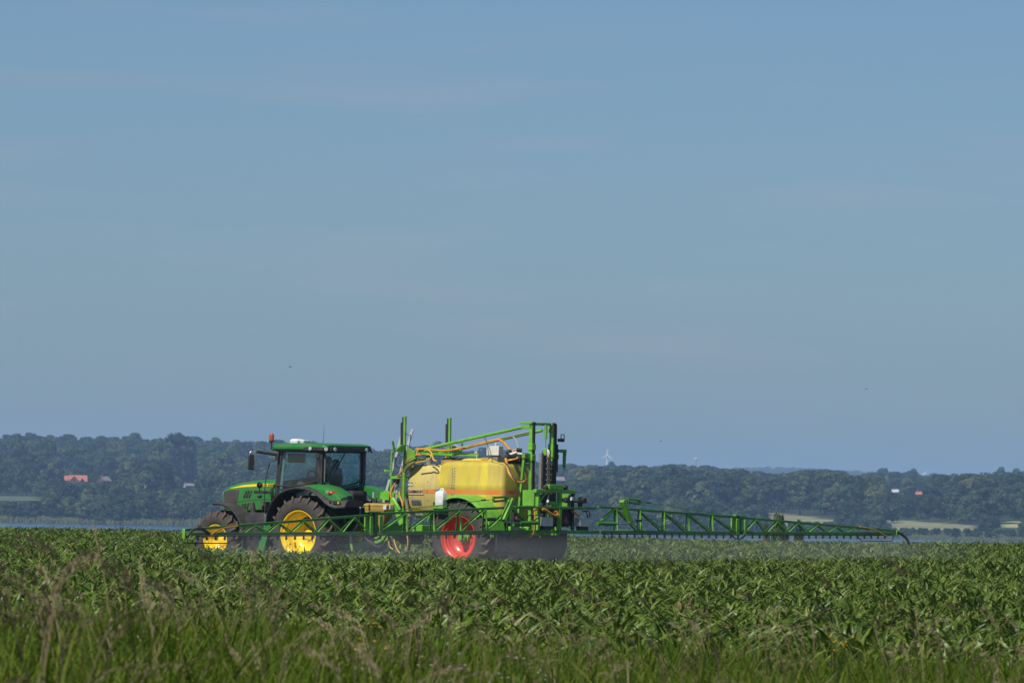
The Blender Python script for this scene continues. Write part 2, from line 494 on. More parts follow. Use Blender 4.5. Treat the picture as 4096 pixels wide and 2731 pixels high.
def build_terrain():
    ys = [-60, -20, 0]+[4+i*4 for i in range(58)]+[240+i*10 for i in range(22)]+[480, 700, 1000, 1400, 1700, 1850]
    ys += [1900+i*14 for i in range(170)]+[4290+i*90 for i in range(24)]+[6500+i*280 for i in range(36)]
    ss = sorted(set([round(v, 4) for v in list(np.linspace(-1.3, -0.16, 14))+list(np.linspace(-0.15, 0.15, 190))+list(np.linspace(0.16, 1.3, 14))]))
    vs, cols = [], []
    for y in ys:
        for s in ss:
            x = s*(y+80)
            vs.append((x, y, terrain_h(x, y)))
            u = x/max(y, 1)*FPX+2048
            if y < 224: c = (0.10, 0.075, 0.05) if y > 58 else (0.06, 0.075, 0.03)
            elif y < 430: c = (0.06, 0.10, 0.03)
            else:
                c = in_field(u, y) or (0.035, 0.06, 0.02)
            cols.append((*c, 1))
    n = len(ss)
    fs = [(j*n+i, j*n+i+1, (j+1)*n+i+1, (j+1)*n+i) for j in range(len(ys)-1) for i in range(n-1)]
    me = bpy.data.meshes.new('terrain')
    me.from_pydata(vs, [], fs)
    at = me.color_attributes.new('tint', 'FLOAT_COLOR', 'POINT')
    at.data.foreach_set('color', np.array(cols, dtype=np.float32).ravel())
    m = bpy.data.materials.new('soil_and_meadow')
    m.use_nodes = True
    nn, l = m.node_tree.nodes, m.node_tree.links
    b = nn['Principled BSDF']; b.inputs['Roughness'].default_value = 0.95
    a = nn.new('ShaderNodeAttribute'); a.attribute_name = 'tint'
    tcx = nn.new('ShaderNodeTexCoord')
    nz = nn.new('ShaderNodeTexNoise'); nz.inputs['Scale'].default_value = 0.05; nz.inputs['Detail'].default_value = 8
    hs = nn.new('ShaderNodeHueSaturation')
    mr = nn.new('ShaderNodeMapRange'); mr.inputs[1].default_value = 0.3; mr.inputs[2].default_value = 0.7
    mr.inputs[3].default_value = 0.75; mr.inputs[4].default_value = 1.25
    l.new(tcx.outputs['Object'], nz.inputs['Vector']); l.new(nz.outputs['Fac'], mr.inputs[0]); l.new(mr.outputs[0], hs.inputs['Value'])
    l.new(a.outputs['Color'], hs.inputs['Color']); l.new(hs.outputs[0], b.inputs['Base Color'])
    me.materials.append(m)
    me.polygons.foreach_set('use_smooth', [True]*len(me.polygons))
    o = bpy.data.objects.new('terrain', me); COL.objects.link(o)
    tag(o, 'ground of the maize field, lake basin and wooded hills', kind='structure')
build_terrain()

def build_lake():
    m = bpy.data.materials.new('lake_water')
    m.use_nodes = True
    n, l = m.node_tree.nodes, m.node_tree.links
    b = n['Principled BSDF']
    b.inputs['Base Color'].default_value = (0.022, 0.060, 0.125, 1)
    b.inputs['Roughness'].default_value = 0.12
    b.inputs['IOR'].default_value = 1.33
    t = n.new('ShaderNodeTexCoord')
    mp_ = n.new('ShaderNodeMapping'); mp_.inputs['Scale'].default_value = (1.0, 0.35, 1.0)
    nz = n.new('ShaderNodeTexNoise'); nz.inputs['Scale'].default_value = 0.35; nz.inputs['Detail'].default_value = 6
    bp = n.new('ShaderNodeBump'); bp.inputs['Strength'].default_value = 1.0; bp.inputs['Distance'].default_value = 0.9
    l.new(t.outputs['Object'], mp_.inputs[0]); l.new(mp_.outputs[0], nz.inputs['Vector'])
    l.new(nz.outputs['Fac'], bp.inputs['Height']); l.new(bp.outputs[0], b.inputs['Normal'])
    mb = MB()
    ys = [330+i*60 for i in range(36)]
    xs = [-900+i*60 for i in range(31)]
    mb.v = [(x*(y/1200+0.4), y, LAKE_Z) for y in ys for x in xs]
    k = len(xs)
    mb.f = [(j*k+i, j*k+i+1, (j+1)*k+i+1, (j+1)*k+i) for j in range(len(ys)-1) for i in range(k-1)]
    mb.mi = [0]*len(mb.f)
    o = part('lake', mb, m, None, smooth=True)
    tag(o, 'calm blue lake between the field and the wooded shore', kind='structure')
build_lake()

# ------------------------------------------------------------------ far trees
M_['crown'] = leaf_mat('broadleaf_foliage', [(0.013, 0.030, 0.013), (0.026, 0.054, 0.018), (0.046, 0.078, 0.024), (0.085, 0.108, 0.040)], 0.6, 0.2, 0.2)
M_['crown_pale'] = leaf_mat('pale_foliage', [(0.16, 0.18, 0.045), (0.22, 0.22, 0.06)], 0.6, 0.2, 0.2)
M_['crown_dark'] = leaf_mat('copper_foliage', [(0.028, 0.022, 0.020), (0.045, 0.032, 0.026)], 0.6, 0.15, 0.2)
M_['bark'] = mat('bark', (0.10, 0.085, 0.065), 0.9)
M_['pale_bark'] = mat('pale_bark', (0.42, 0.40, 0.36), 0.9)
def crown_mesh(name, seed, w, shape, m, nleaf=2300, leaf=0.060, base=0.16):
    """a crown of unit height: uneven lobes on limbs, each lobe a shell of small leaf clumps"""
    g = np.random.RandomState(seed)
    lobes = []
    nl = 26
    for i in range(nl):
        t = g.uniform(0, 1)
        if shape == 'round': env = math.sqrt(max(0.0, 1-(2*t-0.95)**2))
        elif shape == 'tall': env = min(1.0, 0.45+1.6*t)*math.sqrt(max(0.05, 1-t**3))
        else: env = math.sqrt(max(0.05, 1-t**2))
        a = g.uniform(0, 2*math.pi)
        rr = w*0.5*env*math.sqrt(g.uniform(0.12, 1))*0.80
        lobes.append((rr*math.cos(a), rr*math.sin(a), base+(1-base)*(0.06+0.84*t), w*g.uniform(0.11, 0.25)))
    lobes.append((g.uniform(-0.04, 0.04), g.uniform(-0.04, 0.04), 0.88, w*0.17))
    vs, fs = [], []
    L = np.array(lobes)
    pr = L[:, 3]**2; pr /= pr.sum()
    for i in range(nleaf):
        x, y, z, r = L[g.choice(len(L), p=pr)]
        d = g.normal(size=3); d /= np.linalg.norm(d)
        if d[2] < -0.35: d[2] *= -0.6
        rr = r*g.uniform(0.80, 1.06)
        p = np.array([x, y, z])+d*rr*np.array([1, 1, 0.8])
        p[2] = min(max(p[2], base*0.5), 1.0)
        n = d+g.normal(size=3)*0.32; n /= np.linalg.norm(n)
        t1 = np.cross(n, g.normal(size=3)); t1 /= np.linalg.norm(t1)+1e-9
        t2 = np.cross(n, t1)
        s = leaf*g.uniform(0.5, 1.2)
        k = len(vs)
        for a, b in ((-1, -0.6), (0.9, -0.8), (0.7, 0.9), (-0.6, 0.7)):
            vs.append(tuple(p+t1*s*a*0.6+t2*s*b*0.6))
        fs.append((k, k+1, k+2, k+3))
    me = bpy.data.meshes.new(name)
    me.from_pydata(vs, [], fs)
    me.materials.append(m)
    return me
def trunk_mesh(name, seed, m):
    g = random.Random(seed)
    mb = MB()
    p = [(0, 0, -0.04), (g.uniform(-.01, .01), g.uniform(-.01, .01), 0.15), (g.uniform(-.02, .02), g.uniform(-.02, .02), 0.4), (g.uniform(-.03, .03), g.uniform(-.03, .03), 0.75)]
    mb.tube(p, [0.024, 0.019, 0.014, 0.004], 6)
    for i in range(5):
        a = g.uniform(0, 6.28); z = g.uniform(0.22, 0.5)
        mb.tube([(0, 0, z), (0.12*math.cos(a), 0.12*math.sin(a), z+0.13), (0.2*math.cos(a), 0.2*math.sin(a), z+0.3)], [0.010, 0.007, 0.002], 5)
    return mb.mesh(name, m)
CROWNS = [crown_mesh('crown_a', 1, 0.85, 'round', M_['crown']), crown_mesh('crown_b', 2, 1.0, 'round', M_['crown']),
          crown_mesh('crown_c', 3, 0.72, 'tall', M_['crown']), crown_mesh('crown_d', 4, 0.62, 'tall', M_['crown']),
          crown_mesh('crown_e', 5, 0.95, 'dome', M_['crown'], base=0.06), crown_mesh('crown_f', 6, 1.15, 'dome', M_['crown'], base=0.03),
          crown_mesh('crown_g', 7, 0.9, 'round', M_['crown']), crown_mesh('crown_h', 8, 0.85, 'dome', M_['crown'], base=0.08)]
M_['crown_mid'] = leaf_mat('fresh_green_foliage', [(0.060, 0.085, 0.028), (0.105, 0.125, 0.045)], 0.6, 0.2, 0.2)
M_['crown_deep'] = leaf_mat('deep_green_foliage', [(0.010, 0.022, 0.012), (0.022, 0.042, 0.020)], 0.6, 0.15, 0.2)
CROWNS += [crown_mesh('crown_i', 15, 0.8, 'tall', M_['crown_mid']), crown_mesh('crown_j', 16, 0.95, 'round', M_['crown_deep']), crown_mesh('crown_k', 17, 0.55, 'tall', M_['crown_mid'])]
CROWN_PALE = crown_mesh('crown_pale', 9, 1.1, 'dome', M_['crown_pale'], 800, base=0.03)
CROWN_DARK = crown_mesh('crown_dark', 10, 0.95, 'round', M_['crown_dark'])
CW = [0.85, 1.0, 0.72, 0.62, 0.95, 1.15, 0.9, 0.85, 0.8, 0.95, 0.55]
TRUNKS = [trunk_mesh('trunk_a', 1, M_['bark']), trunk_mesh('trunk_b', 2, M_['bark'])]
def tree(name, label, cat, group, x, y, h, k, seed, crown=None, trunk=None, z=None, sw=1.0):
    e = empty(name, (x, y, terrain_h(x, y) if z is None else z), seed*1.7)
    tag(e, label, cat, group)
    share('trunk', trunk or TRUNKS[seed % 2], e, scale=(h, h, h))
    share('crown', crown or CROWNS[k], e, scale=(h*sw, h*sw, h))
    return e
CLEAR = [  # windows of the view that must stay open: photo rectangle, distance of what is seen through it
 (262, 352, 1902, 1933, 2960), (385, 450, 1902, 1926, 2960), (733, 774, 1934, 1950, 2985), (2216, 2252, 1906, 1926, 3150),
 (3086, 3200, 2048, 2086, 2330), (3200, 3325, 2060, 2086, 2300), (3580, 3720, 2087, 2110, 2230), (3720, 3885, 2093, 2112, 2215), (0, 142, 1974, 2004, 2640), (3564, 3594, 1957, 1970, 3100),
 (3668, 3688, 1966, 1980, 3100), (4000, 4060, 2100, 2115, 2230)]
jit = random.Random(41)
def clear_of(x, y, z, h, w):
    """the height a tree may have here so that the windows above stay open and the ridge line keeps its shape"""
    u = x/y*FPX+2048
    h = min(h, EYE+(min(crest_px(u-10), crest_px(u+10))+jit.uniform(-20, 9))*y/FPX-z)
    for x0, x1, y0, y1, r in CLEAR:
        a, b = proj((x-w*0.5, y, z+h)), proj((x+w*0.5, y, z))
        if y < r and b[0] > x0 and a[0] < x1 and b[1] > y0 and a[1] < y1:
            if b[1] < y1: return 0.0
            h = min(h, (b[1]-y1)*y/FPX)
    return h if h > 1.5 else 0.0
def plant_woods():
    cand = []
    g = random.Random(3)
    u = -700.0
    # rows: one belt after another away from the shore
    r_off = 14.0
    row = 0
    while r_off < 2250:
        u = -650+g.uniform(0, 40)
        while u < 4760:
            rs, rc = shore_r(u), crest_r(u)
            r = rs+r_off+g.uniform(-9, 9)
            step = 10.5
            if r < rc+50:
                x = (u-2048)/FPX*r
                z = terrain_h(x, r)
                f = r_off/900
                h = g.uniform(10, 17.5)
                if g.random() < 0.15: h *= 0.6
                if r_off < 130: h = g.uniform(6.5, 12.5) if u < 2900 else g.uniform(3.5, 8)
                if r > rc-260: h = g.uniform(13.5, 17)
                if g.random() < 0.06 and r_off > 200: h *= 1.25
                k = g.choice([0, 1, 2, 3, 4, 5, 6, 7, 8, 9, 9, 10] if r_off > 130 else [0, 1, 4, 5, 5, 7, 8, 9])
                w = h*CW[k]
                h = clear_of(x, r, z, h, w)
                if not in_field(u, r, 4) and h and g.random() < 0.95:
                    cand.append((r, x, z, h, k, u))
                step = max(6.5, 0.72*w)
            u += step/r*FPX*g.uniform(0.8, 1.2)
        r_off += 15 if r_off < 120 else (20 if r_off < 500 else 27)
        row += 1
    return cand
WOODS = plant_woods()
# the ones that show largest are trees of their own, the rest one wood
_inview = [c for c in WOODS if -60 < c[5] < 4156]
_inview.sort(key=lambda c: -(c[3]/c[0]))
_front = []
_grid = {}
for c in sorted(WOODS, key=lambda c: c[0]):                  # keep what nearer trees do not cover wholly
    if not -60 < c[5] < 4156: continue
    p = proj((c[1], c[0], c[2]+c[3]))
    key = int(p[0]//18)
    if p[1] < _grid.get(key, 9999)-10:
        _grid[key] = p[1]
        _front.append(c)
_front.sort(key=lambda c: -(c[3]*CW[c[4]]/c[0]))
SINGLES = set(_front[:285])
WLAB = {0: ('round-headed broadleaf tree in the woods across the lake', 'round-headed trees across the lake'),
        1: ('wide-crowned broadleaf tree in the woods across the lake', 'wide-crowned trees across the lake'),
        2: ('tall egg-shaped tree in the woods across the lake', 'egg-shaped trees across the lake'),
        3: ('narrow upright tree in the woods across the lake', 'narrow trees across the lake'),
        4: ('dome-shaped leafy tree with low branches across the lake', 'dome-shaped trees across the lake'),
        5: ('low spreading bushy tree across the lake', 'bushy trees across the lake'),
        6: ('loose round broadleaf tree in the woods across the lake', 'loose round trees across the lake'),
        8: ('fresh green tree paler than the dark woods around it', 'fresh green trees across the lake'),
        9: ('very dark round-crowned tree in the woods across the lake', 'very dark trees across the lake'),
        10: ('slim pale green tree in the woods across the lake', 'slim pale trees across the lake'),
        7: ('compact dome-shaped tree in the woods across the lake', 'compact trees across the lake')}
for i, c in enumerate(_front[:285]):
    r, x, z, h, k, u = c
    tree('broadleaf_tree', WLAB[k][0], 'tree', WLAB[k][1], x, r, h, k, i)
def gn_scatter(name, pts, rots, scls, idx, sources, label, cat=None, as_group=None):
    """one object that carries instances of the given source objects at points"""
    me = bpy.data.meshes.new(name)
    me.from_pydata([tuple(p) for p in pts], [], [])
    a = me.attributes.new('rot', 'FLOAT_VECTOR', 'POINT'); a.data.foreach_set('vector', np.array(rots, dtype=np.float32).ravel())
    a = me.attributes.new('scl', 'FLOAT_VECTOR', 'POINT'); a.data.foreach_set('vector', np.array(scls, dtype=np.float32).ravel())
    a = me.attributes.new('pick', 'INT', 'POINT'); a.data.foreach_set('value', np.array(idx, dtype=np.int32))
    o = bpy.data.objects.new(name, me); COL.objects.link(o)
    ng = bpy.data.node_groups.new(name, 'GeometryNodeTree')
    ng.interface.new_socket('Geometry', in_out='INPUT', socket_type='NodeSocketGeometry')
    ng.interface.new_socket('Geometry', in_out='OUTPUT', socket_type='NodeSocketGeometry')
    n, l = ng.nodes, ng.links
    gi, go = n.new('NodeGroupInput'), n.new('NodeGroupOutput')
    ip = n.new('GeometryNodeInstanceOnPoints')
    mtp = n.new('GeometryNodeMeshToPoints')
    jn = n.new('GeometryNodeJoinGeometry')
    for s in reversed(sources):
        oi = n.new('GeometryNodeObjectInfo')
        oi.inputs['Object'].default_value = s
        oi.inputs['As Instance'].default_value = True
        oi.transform_space = 'ORIGINAL'
        l.new(oi.outputs['Geometry'], jn.inputs[0])
    l.new(gi.outputs[0], mtp.inputs['Mesh']); l.new(mtp.outputs[0], ip.inputs['Points'])
    l.new(jn.outputs[0], ip.inputs['Instance'])
    ip.inputs['Pick Instance'].default_value = True
    for nm, dt, sock in (('rot', 'FLOAT_VECTOR', 'Rotation'), ('scl', 'FLOAT_VECTOR', 'Scale'), ('pick', 'INT', 'Instance Index')):
        na = n.new('GeometryNodeInputNamedAttribute'); na.data_type = dt; na.inputs['Name'].default_value = nm
        out = [s for s in na.outputs if s.enabled and s.name == 'Attribute'][0]
        l.new(out, ip.inputs[sock])
    l.new(ip.outputs[0], go.inputs[0])
    md = o.modifiers.new('scatter', 'NODES'); md.node_group = ng
    tag(o, label, cat, kind='stuff')
    return o
_rest = [c for c in WOODS if c not in SINGLES]
_src = []
for k in range(11):
    o = next((q for q in bpy.data.objects if q.name.startswith('crown') and q.type == 'MESH' and q.data == CROWNS[k]), None)
    if o is None:
        e = tree('broadleaf_tree', WLAB[k][0], 'tree', WLAB[k][1], 60+9*k, 3550, 14, k, k)
        o = [q for q in e.children if q.name.startswith('crown')][0]
    _src.append(o)
pts = [(c[1], c[0], c[2]) for c in _rest]
rots = [(0, 0, rnd.uniform(0, 6.28)) for c in _rest]
scl = [(c[3], c[3], c[3]) for c in _rest]
idx = [c[4] for c in _rest]
# hazy woods on the ridge farther off
g = random.Random(5)
for i in range(1500):
    u = g.uniform(2350, 4300); r = g.uniform(8700, 9900)
    x = (u-2048)/FPX*r
    pts.append((x, r, terrain_h(x, r))); rots.append((0, 0, g.uniform(0, 6.28)))
    h = g.uniform(13, 20); scl.append((h*1.5, h*1.5, h)); idx.append(g.choice([0, 1, 4, 5]))
gn_scatter('woodland', pts, rots, scl, idx, _src, 'deep woodland covering the hills across the lake', 'woodland')

# trees that stand out
def tree_at(px, ytop, r, name, label, cat, k, seed, w_px=None, crown=None, group=None, trunk=None):
    p = at_dist(px, ytop, r)
    z = terrain_h(p.x, r)
    h = max(2.0, p.z-z)
    sw = 1.0
    if w_px: sw = (w_px*r/FPX)/(h*(CW[k] if crown is None else 1.0))
    return tree(name, label, cat, group, p.x, r, h, k, seed, crown, trunk, sw=sw)
tree_at(4005, 1869, 4080, 'broadleaf_tree', 'round tree above the far ridge, the fuller of a close pair', 'tree', 0, 3, 56)
tree_at(4064, 1872, 4090, 'broadleaf_tree', 'slightly narrower round tree beside the fuller one above the far ridge', 'tree', 6, 8, 52)
tree_at(3655, 1874, 4000, 'broadleaf_tree', 'large dome-shaped tree on the far ridge beside the small wind turbine', 'tree', 1, 12, 72)
tree_at(3530, 1872, 4000, 'broadleaf_tree', 'broad grey-green tree on the far ridge above the white roof', 'tree', 4, 5, 84)
tree_at(3370, 1885, 3500, 'broadleaf_tree', 'large dark round-topped tree beside the pale yellow tree', 'tree', 1, 21, 120)
tree_at(3280, 1893, 3450, 'broadleaf_tree', 'dark round tree leaning against the larger round-topped one', 'tree', 6, 22, 90)
tree_at(3465, 1915, 3400, 'broadleaf_tree', 'pale yellow-green tree standing out from the dark woods', 'tree', 4, 23, 70, CROWN_PALE)
tree_at(3495, 1905, 3420, 'copper_beech', 'dark purple-brown tree beside the pale yellow tree', 'tree', 0, 24, 50, CROWN_DARK)
tree_at(715, 1731, 2960, 'poplar_tree', 'huge tall poplar clump rising above the woods behind the tractor bonnet', 'tree', 2, 31, 175)
tree_at(640, 1752, 2950, 'poplar_tree', 'lower poplar leaning against the huge poplar clump', 'tree', 3, 32, 110)
tree_at(65, 1738, 2980, 'broadleaf_tree', 'big tree with heavy dark crown above the yellow-green bush', 'tree', 0, 33, 95)
tree_at(185, 1752, 2970, 'broadleaf_tree', 'big tree with three dark tiers above the red-roofed house', 'tree', 2, 34, 95)
tree_at(10, 1832, 2900, 'bush', 'bright yellow-green bush under the heavy dark tree', 'bush', 4, 35, 34, CROWN_PALE)
tree_at(140, 1838, 2890, 'bush', 'wide yellow-green bush left of the dark rounded tree', 'bush', 4, 36, 60, CROWN_PALE)
tree_at(420, 1957, 2400, 'bush', 'small bright yellow-green bush below the grey-roofed house', 'bush', 4, 37, 22, CROWN_PALE)
tree_at(180, 1848, 2880, 'broadleaf_tree', 'dark rounded tree left of the red-roofed house', 'tree', 0, 38, 80)
tree_at(2445, 1846, 4050, 'broadleaf_tree', 'wide dark tree on the far ridge beside the tall wind turbine', 'tree', 1, 39, 60)
tree_at(2575, 1862, 4000, 'broadleaf_tree', 'round tree on the far ridge between wind turbine and water tower', 'tree', 0, 40, 46)
tree_at(2800, 1895, 3400, 'broadleaf_tree', 'dark rounded tree below the water tower', 'tree', 0, 41, 62)
tree_at(3115, 2068, 345, 'shore_tree', 'sunlit green tree at the field edge behind the right boom', 'tree', 0, 42, 120)
tree_at(3195, 2086, 350, 'shore_tree', 'lower shrub at the field edge beside the sunlit green tree', 'shrub', 5, 43, 70)
tree_at(3065, 2090, 348, 'shore_tree', 'rounded shrub at the field edge, left of the sunlit green tree', 'shrub', 7, 44, 60)
# two dead trees with pale bare stems
def dead_tree(px0, py0, px1, py1, r, label):
    a, b = at_dist(px0, py0, r), at_dist(px1, py1, r)
    mid = (a+b)*0.5+Vector((-0.3, 0, 0.3))
    e = empty('dead_tree', (a.x, a.y, terrain_h(a.x, r)))
    tag(e, label, 'dead tree')
    base = e.location
    mb = MB().tube([(0, 0, 0), a-base, mid-base, b-base], [0.4, 0.34, 0.27, 0.12], 6)
    part('trunk', mb, 'pale_bark', e)
    mb = MB().tube([mid-base, mid-base+Vector((1.4, 0, 1.8))], [0.14, 0.03], 5).tube([b-base, b-base+Vector((-0.7, 0, 1.4))], [0.10, 0.02], 5)
    part('branch', mb, 'pale_bark', e)
dead_tree(330, 2014, 346, 1976, 2262, 'leaning dead tree with pale bare stem above the lake shore')
dead_tree(576, 1972, 582, 1945, 2330, 'thin dead tree with pale stem right of the leaning one')

# reeds at the water's edge
def reeds():
    g = random.Random(9)
    mb = MB()
    for (u0, u1, hh) in ((-500, 390, 2.3), (440, 830, 2.5), (830, 2000, 1.7), (3660, 4600, 1.8)):
        n = int((u1-u0)*2.6)
        for i in range(n):
            u = g.uniform(u0, u1); r = shore_r(u)+g.uniform(2, 24)
            x = (u-2048)/FPX*r
            h = hh*g.uniform(0.6, 1.15)*(0.85+0.18*math.sin(u*0.009+0.6)+0.08*math.sin(u*0.047)); w = g.uniform(0.25, 0.6); a = g.uniform(-0.4, 0.4); c = math.cos(g.uniform(0, 3.1))
            mb.add([(x-w*c, r-w*0.4, LAKE_Z-0.3), (x+w*c, r+w*0.4, LAKE_Z-0.3), (x+a+w*0.3, r, LAKE_Z+h), (x+a-w*0.3, r, LAKE_Z+h*0.9)], [(0, 1, 2, 3)])
    m = leaf_mat('reed', [(0.095, 0.12, 0.045), (0.16, 0.175, 0.075)], 0.6, 0.25, 0.2)
    o = part('reed_bed', mb.mesh('reed_bed', m, smooth=False, fix=False), None, None)
    tag(o, 'belt of pale green reeds along the far lake shore', 'reeds', kind='stuff')
reeds()

# ------------------------------------------------------------------ houses across the lake
M_['tile'] = mat('orange_clay_tile', (0.42, 0.145, 0.075), 0.8, dirt=(0.30, 0.10, 0.06), dirt_amt=0.6, dirt_scale=1.5)
M_['slate'] = mat('grey_roofing', (0.22, 0.20, 0.19), 0.8, var=0.15)
M_['brick'] = mat('brown_brick_wall', (0.14, 0.075, 0.055), 0.9, var=0.15)
M_['plaster'] = mat('white_plaster', (0.52, 0.52, 0.51), 0.8, var=0.06)
M_['pane'] = mat('window_glass', (0.03, 0.04, 0.05), 0.1)
def house(px, pybase, r, rz, L, W, wallh, roofh, wallm, roofm, label, gables=()):
    p = at_dist(px, pybase, r)
    e = empty('house', (p.x, p.y, p.z), rz)
    tag(e, label, 'house')
    mb = MB()
    mb.box(-L/2, L/2, -W/2, W/2, -4, wallh)
    for s in (-1, 1):
        x = s*L/2
        mb.add([(x, -W/2, wallh), (x, W/2, wallh), (x, 0, wallh+roofh*0.97)], [(0, 1, 2)])
    wall = part('wall', mb, wallm, e, smooth=False)
    mb = MB()
    o = 0.45; t = 0.18
    k = roofh/(W/2)
    for s in (-1, 1):
        mb.add([(-L/2-o, s*(W/2+o), wallh-o*k), (L/2+o, s*(W/2+o), wallh-o*k), (L/2+o, 0, wallh+roofh), (-L/2-o, 0, wallh+roofh),
                (-L/2-o, s*(W/2+o), wallh-o*k+t), (L/2+o, s*(W/2+o), wallh-o*k+t), (L/2+o, 0, wallh+roofh+t), (-L/2-o, 0, wallh+roofh+t)],
               [(0, 1, 2, 3), (7, 6, 5, 4), (0, 4, 5, 1), (1, 5, 6, 2), (0, 3, 7, 4)])
    roof = part('roof', mb, roofm, e, smooth=False)
    part('chimney', MB().box(-L*0.42, -L*0.42+0.7, -0.35, 0.35, wallh+roofh*0.7, wallh+roofh+1.0), 'brick', roof, smooth=False)
    for gx, gw in gables:                                     # cross gables towards the lake
        gh = min(roofh*0.92, gw*0.5*1.15)
        zt = wallh+gh*0.98
        yb = -W/2-0.9
        y_in = -(roofh+wallh-zt)/k if zt < wallh+roofh else 0
        gb = MB().add([(gx-gw/2, yb, -4), (gx+gw/2, yb, -4), (gx+gw/2, yb, wallh), (gx, yb, zt), (gx-gw/2, yb, wallh),
                       (gx-gw/2, -W/2, -4), (gx+gw/2, -W/2, -4), (gx+gw/2, -W/2, wallh), (gx-gw/2, -W/2, wallh)],
                      [(0, 1, 2, 3, 4), (0, 4, 8, 5), (1, 6, 7, 2)])
        gob = part('gable', gb, wallm, e, smooth=False)
        gr = MB()
        for s in (-1, 1):
            gr.add([(gx+s*(gw/2+0.3), yb-0.3, wallh-0.35), (gx, yb-0.3, zt+0.12), (gx, y_in, zt+0.12), (gx+s*(gw/2+0.3), -W/2+0.2, wallh-0.35+0.05)], [(0, 1, 2, 3)])
        part('gable_roof', gr, roofm, e, smooth=False)
        win = part('window', MB().box(gx-0.55, gx+0.55, yb-0.06, yb-0.01, wallh-0.6, wallh+0.8), 'pane', gob, smooth=False)
    for wx in (-0.3, 0.0, 0.3):
        part('window', MB().box(wx*L-0.5, wx*L+0.5, -W/2-0.05, -W/2-0.01, wallh-1.6, wallh-0.5), 'pane', wall, smooth=False)
    return e
house(311, 1930, 2900, 0.12, 8.2, 7.0, 0.9, 2.6, 'brick', 'tile', 'red-tiled house with two gables among the trees across the lake', ((-1.9, 4.6), (2.0, 2.2)))
house(262, 1926, 2930, 0.1, 6.0, 6.0, 0.8, 2.0, 'brick', 'tile', 'red-tiled outbuilding half hidden beside the two-gabled house')
house(418, 1930, 2910, 0.9, 4.6, 5.0, 0.6, 2.4, 'brick', 'slate', 'grey-roofed house among the trees right of the red-tiled house')
house(754, 1951, 2950, 0.3, 4.0, 5.0, 1.2, 0.9, 'plaster', 'slate', 'pale low building half hidden in trees behind the tractor bonnet')
house(2234, 1928, 3120, 0.35, 5.0, 4.6, 1.1, 1.6, 'plaster', 'slate', 'small white house in the woods right of the sprayer mast')
house(3580, 1973, 3070, 0.2, 2.8, 3.0, 0.8, 1.2, 'plaster', 'plaster', 'white-roofed building in the woods above the pale field')
house(3677, 1981, 3070, -0.3, 2.6, 2.6, 0.8, 1.1, 'plaster', 'tile', 'small red-roofed house right of the white-roofed building')

# ------------------------------------------------------------------ wind turbines, water tower, birds
def turbine(px, py, r, blade, label, spin):
    hub = at_dist(px, py, r)
    gz = terrain_h(hub.x, r)
    e = empty('wind_turbine', (hub.x, hub.y, gz)); tag(e, label, 'wind turbine')
    H = hub.z-gz
    part('tower', MB().tube([(0, 0, -1), (0, 0, H*0.5), (0, 0, H)], [2.3, 1.7, 1.1], 12), 'white', e)
    part('nacelle', MB().box(-1.1, 1.1, -2.0, 3.4, H-1.0, H+1.2), 'white', e, bevel=0.3)
    part('hub', MB().ball((0, -2.6, H), 1.1), 'white', e)
    for i in range(3):
        a = spin+i*2*math.pi/3
        d = Vector((math.sin(a), 0, math.cos(a))); c = Vector((0, -2.7, H))
        s = Vector((d.z, 0, -d.x))
        rings = []
        for t, w in ((0.0, 0.5), (0.15, 1.15), (0.6, 0.8), (1.0, 0.3)):
            p = c+d*(blade*t)
            rings.append([p-s*w+Vector((0, 0.1, 0)), p+Vector((0, -0.25, 0)), p+s*w*0.6+Vector((0, -0.1, 0)), p+Vector((0, 0.2, 0))])
        part('blade', MB().loft(rings), 'white', e)
turbine(2428.5, 1821.5, 8200, 9.6, 'tall white wind turbine rising over the wooded ridge', 0.07)
turbine(3696, 1897, 8600, 6.5, 'small white wind turbine beside the dome-shaped tree on the ridge', 0.75)
def water_tower():
    r = 7600
    p = at_dist(2784, 1838, r)
    gz = terrain_h(p.x, r)
    H = p.z-gz
    e = empty('water_tower', (p.x, p.y, gz)); tag(e, 'slender water tower with wide white bowl on the wooded ridge', 'water tower')
    part('shaft', MB().tube([(0, 0, -1), (0, 0, H-3)], [1.2, 0.8], 10), 'grey', e)
    mb = MB().lathe([(0.0, -1.6), (0.9, -1.6), (2.5, 0.3), (2.6, 1.9), (2.2, 2.2), (0, 2.3)], 20)
    mb.v = [(x, z, H+y) for x, y, z in mb.v]
    part('bowl', mb, 'white', e)
    part('mast', MB().tube([(0, 0, H+2.2), (0, 0, H+4.2)], 0.10, 6), 'grey', e)
water_tower()
def bird(px, py, r, label, tilt):
    p = at_dist(px, py, r)
    e = empty('bird', p, tilt); tag(e, label, 'bird')
    part('body', MB().ball((0, 0, 0), 0.06, (2.0, 0.9, 0.8)), 'dark', e)
    for s in (-1, 1):
        part('wing', MB().add([(0.05, 0, 0.02), (-0.06, 0, 0.02), (-0.12, s*0.10, 0.06), (-0.16, s*0.19, 0.03), (-0.03, s*0.11, 0.07),
                               (0.05, 0, 0.03), (-0.06, 0, 0.03), (-0.12, s*0.10, 0.07), (-0.16, s*0.19, 0.035), (-0.03, s*0.11, 0.08)],
                              [(0, 1, 2, 3, 4), (9, 8, 7, 6, 5)]), 'dark', e)
bird(1162, 1467, 640, 'dark bird gliding high above the tractor cab', 0.2)
bird(3466, 1556, 640, 'dark bird gliding above the right end of the boom', 1.2)
bird(2645, 1764, 700, 'tiny dark bird low over the wooded ridge', 0.9)

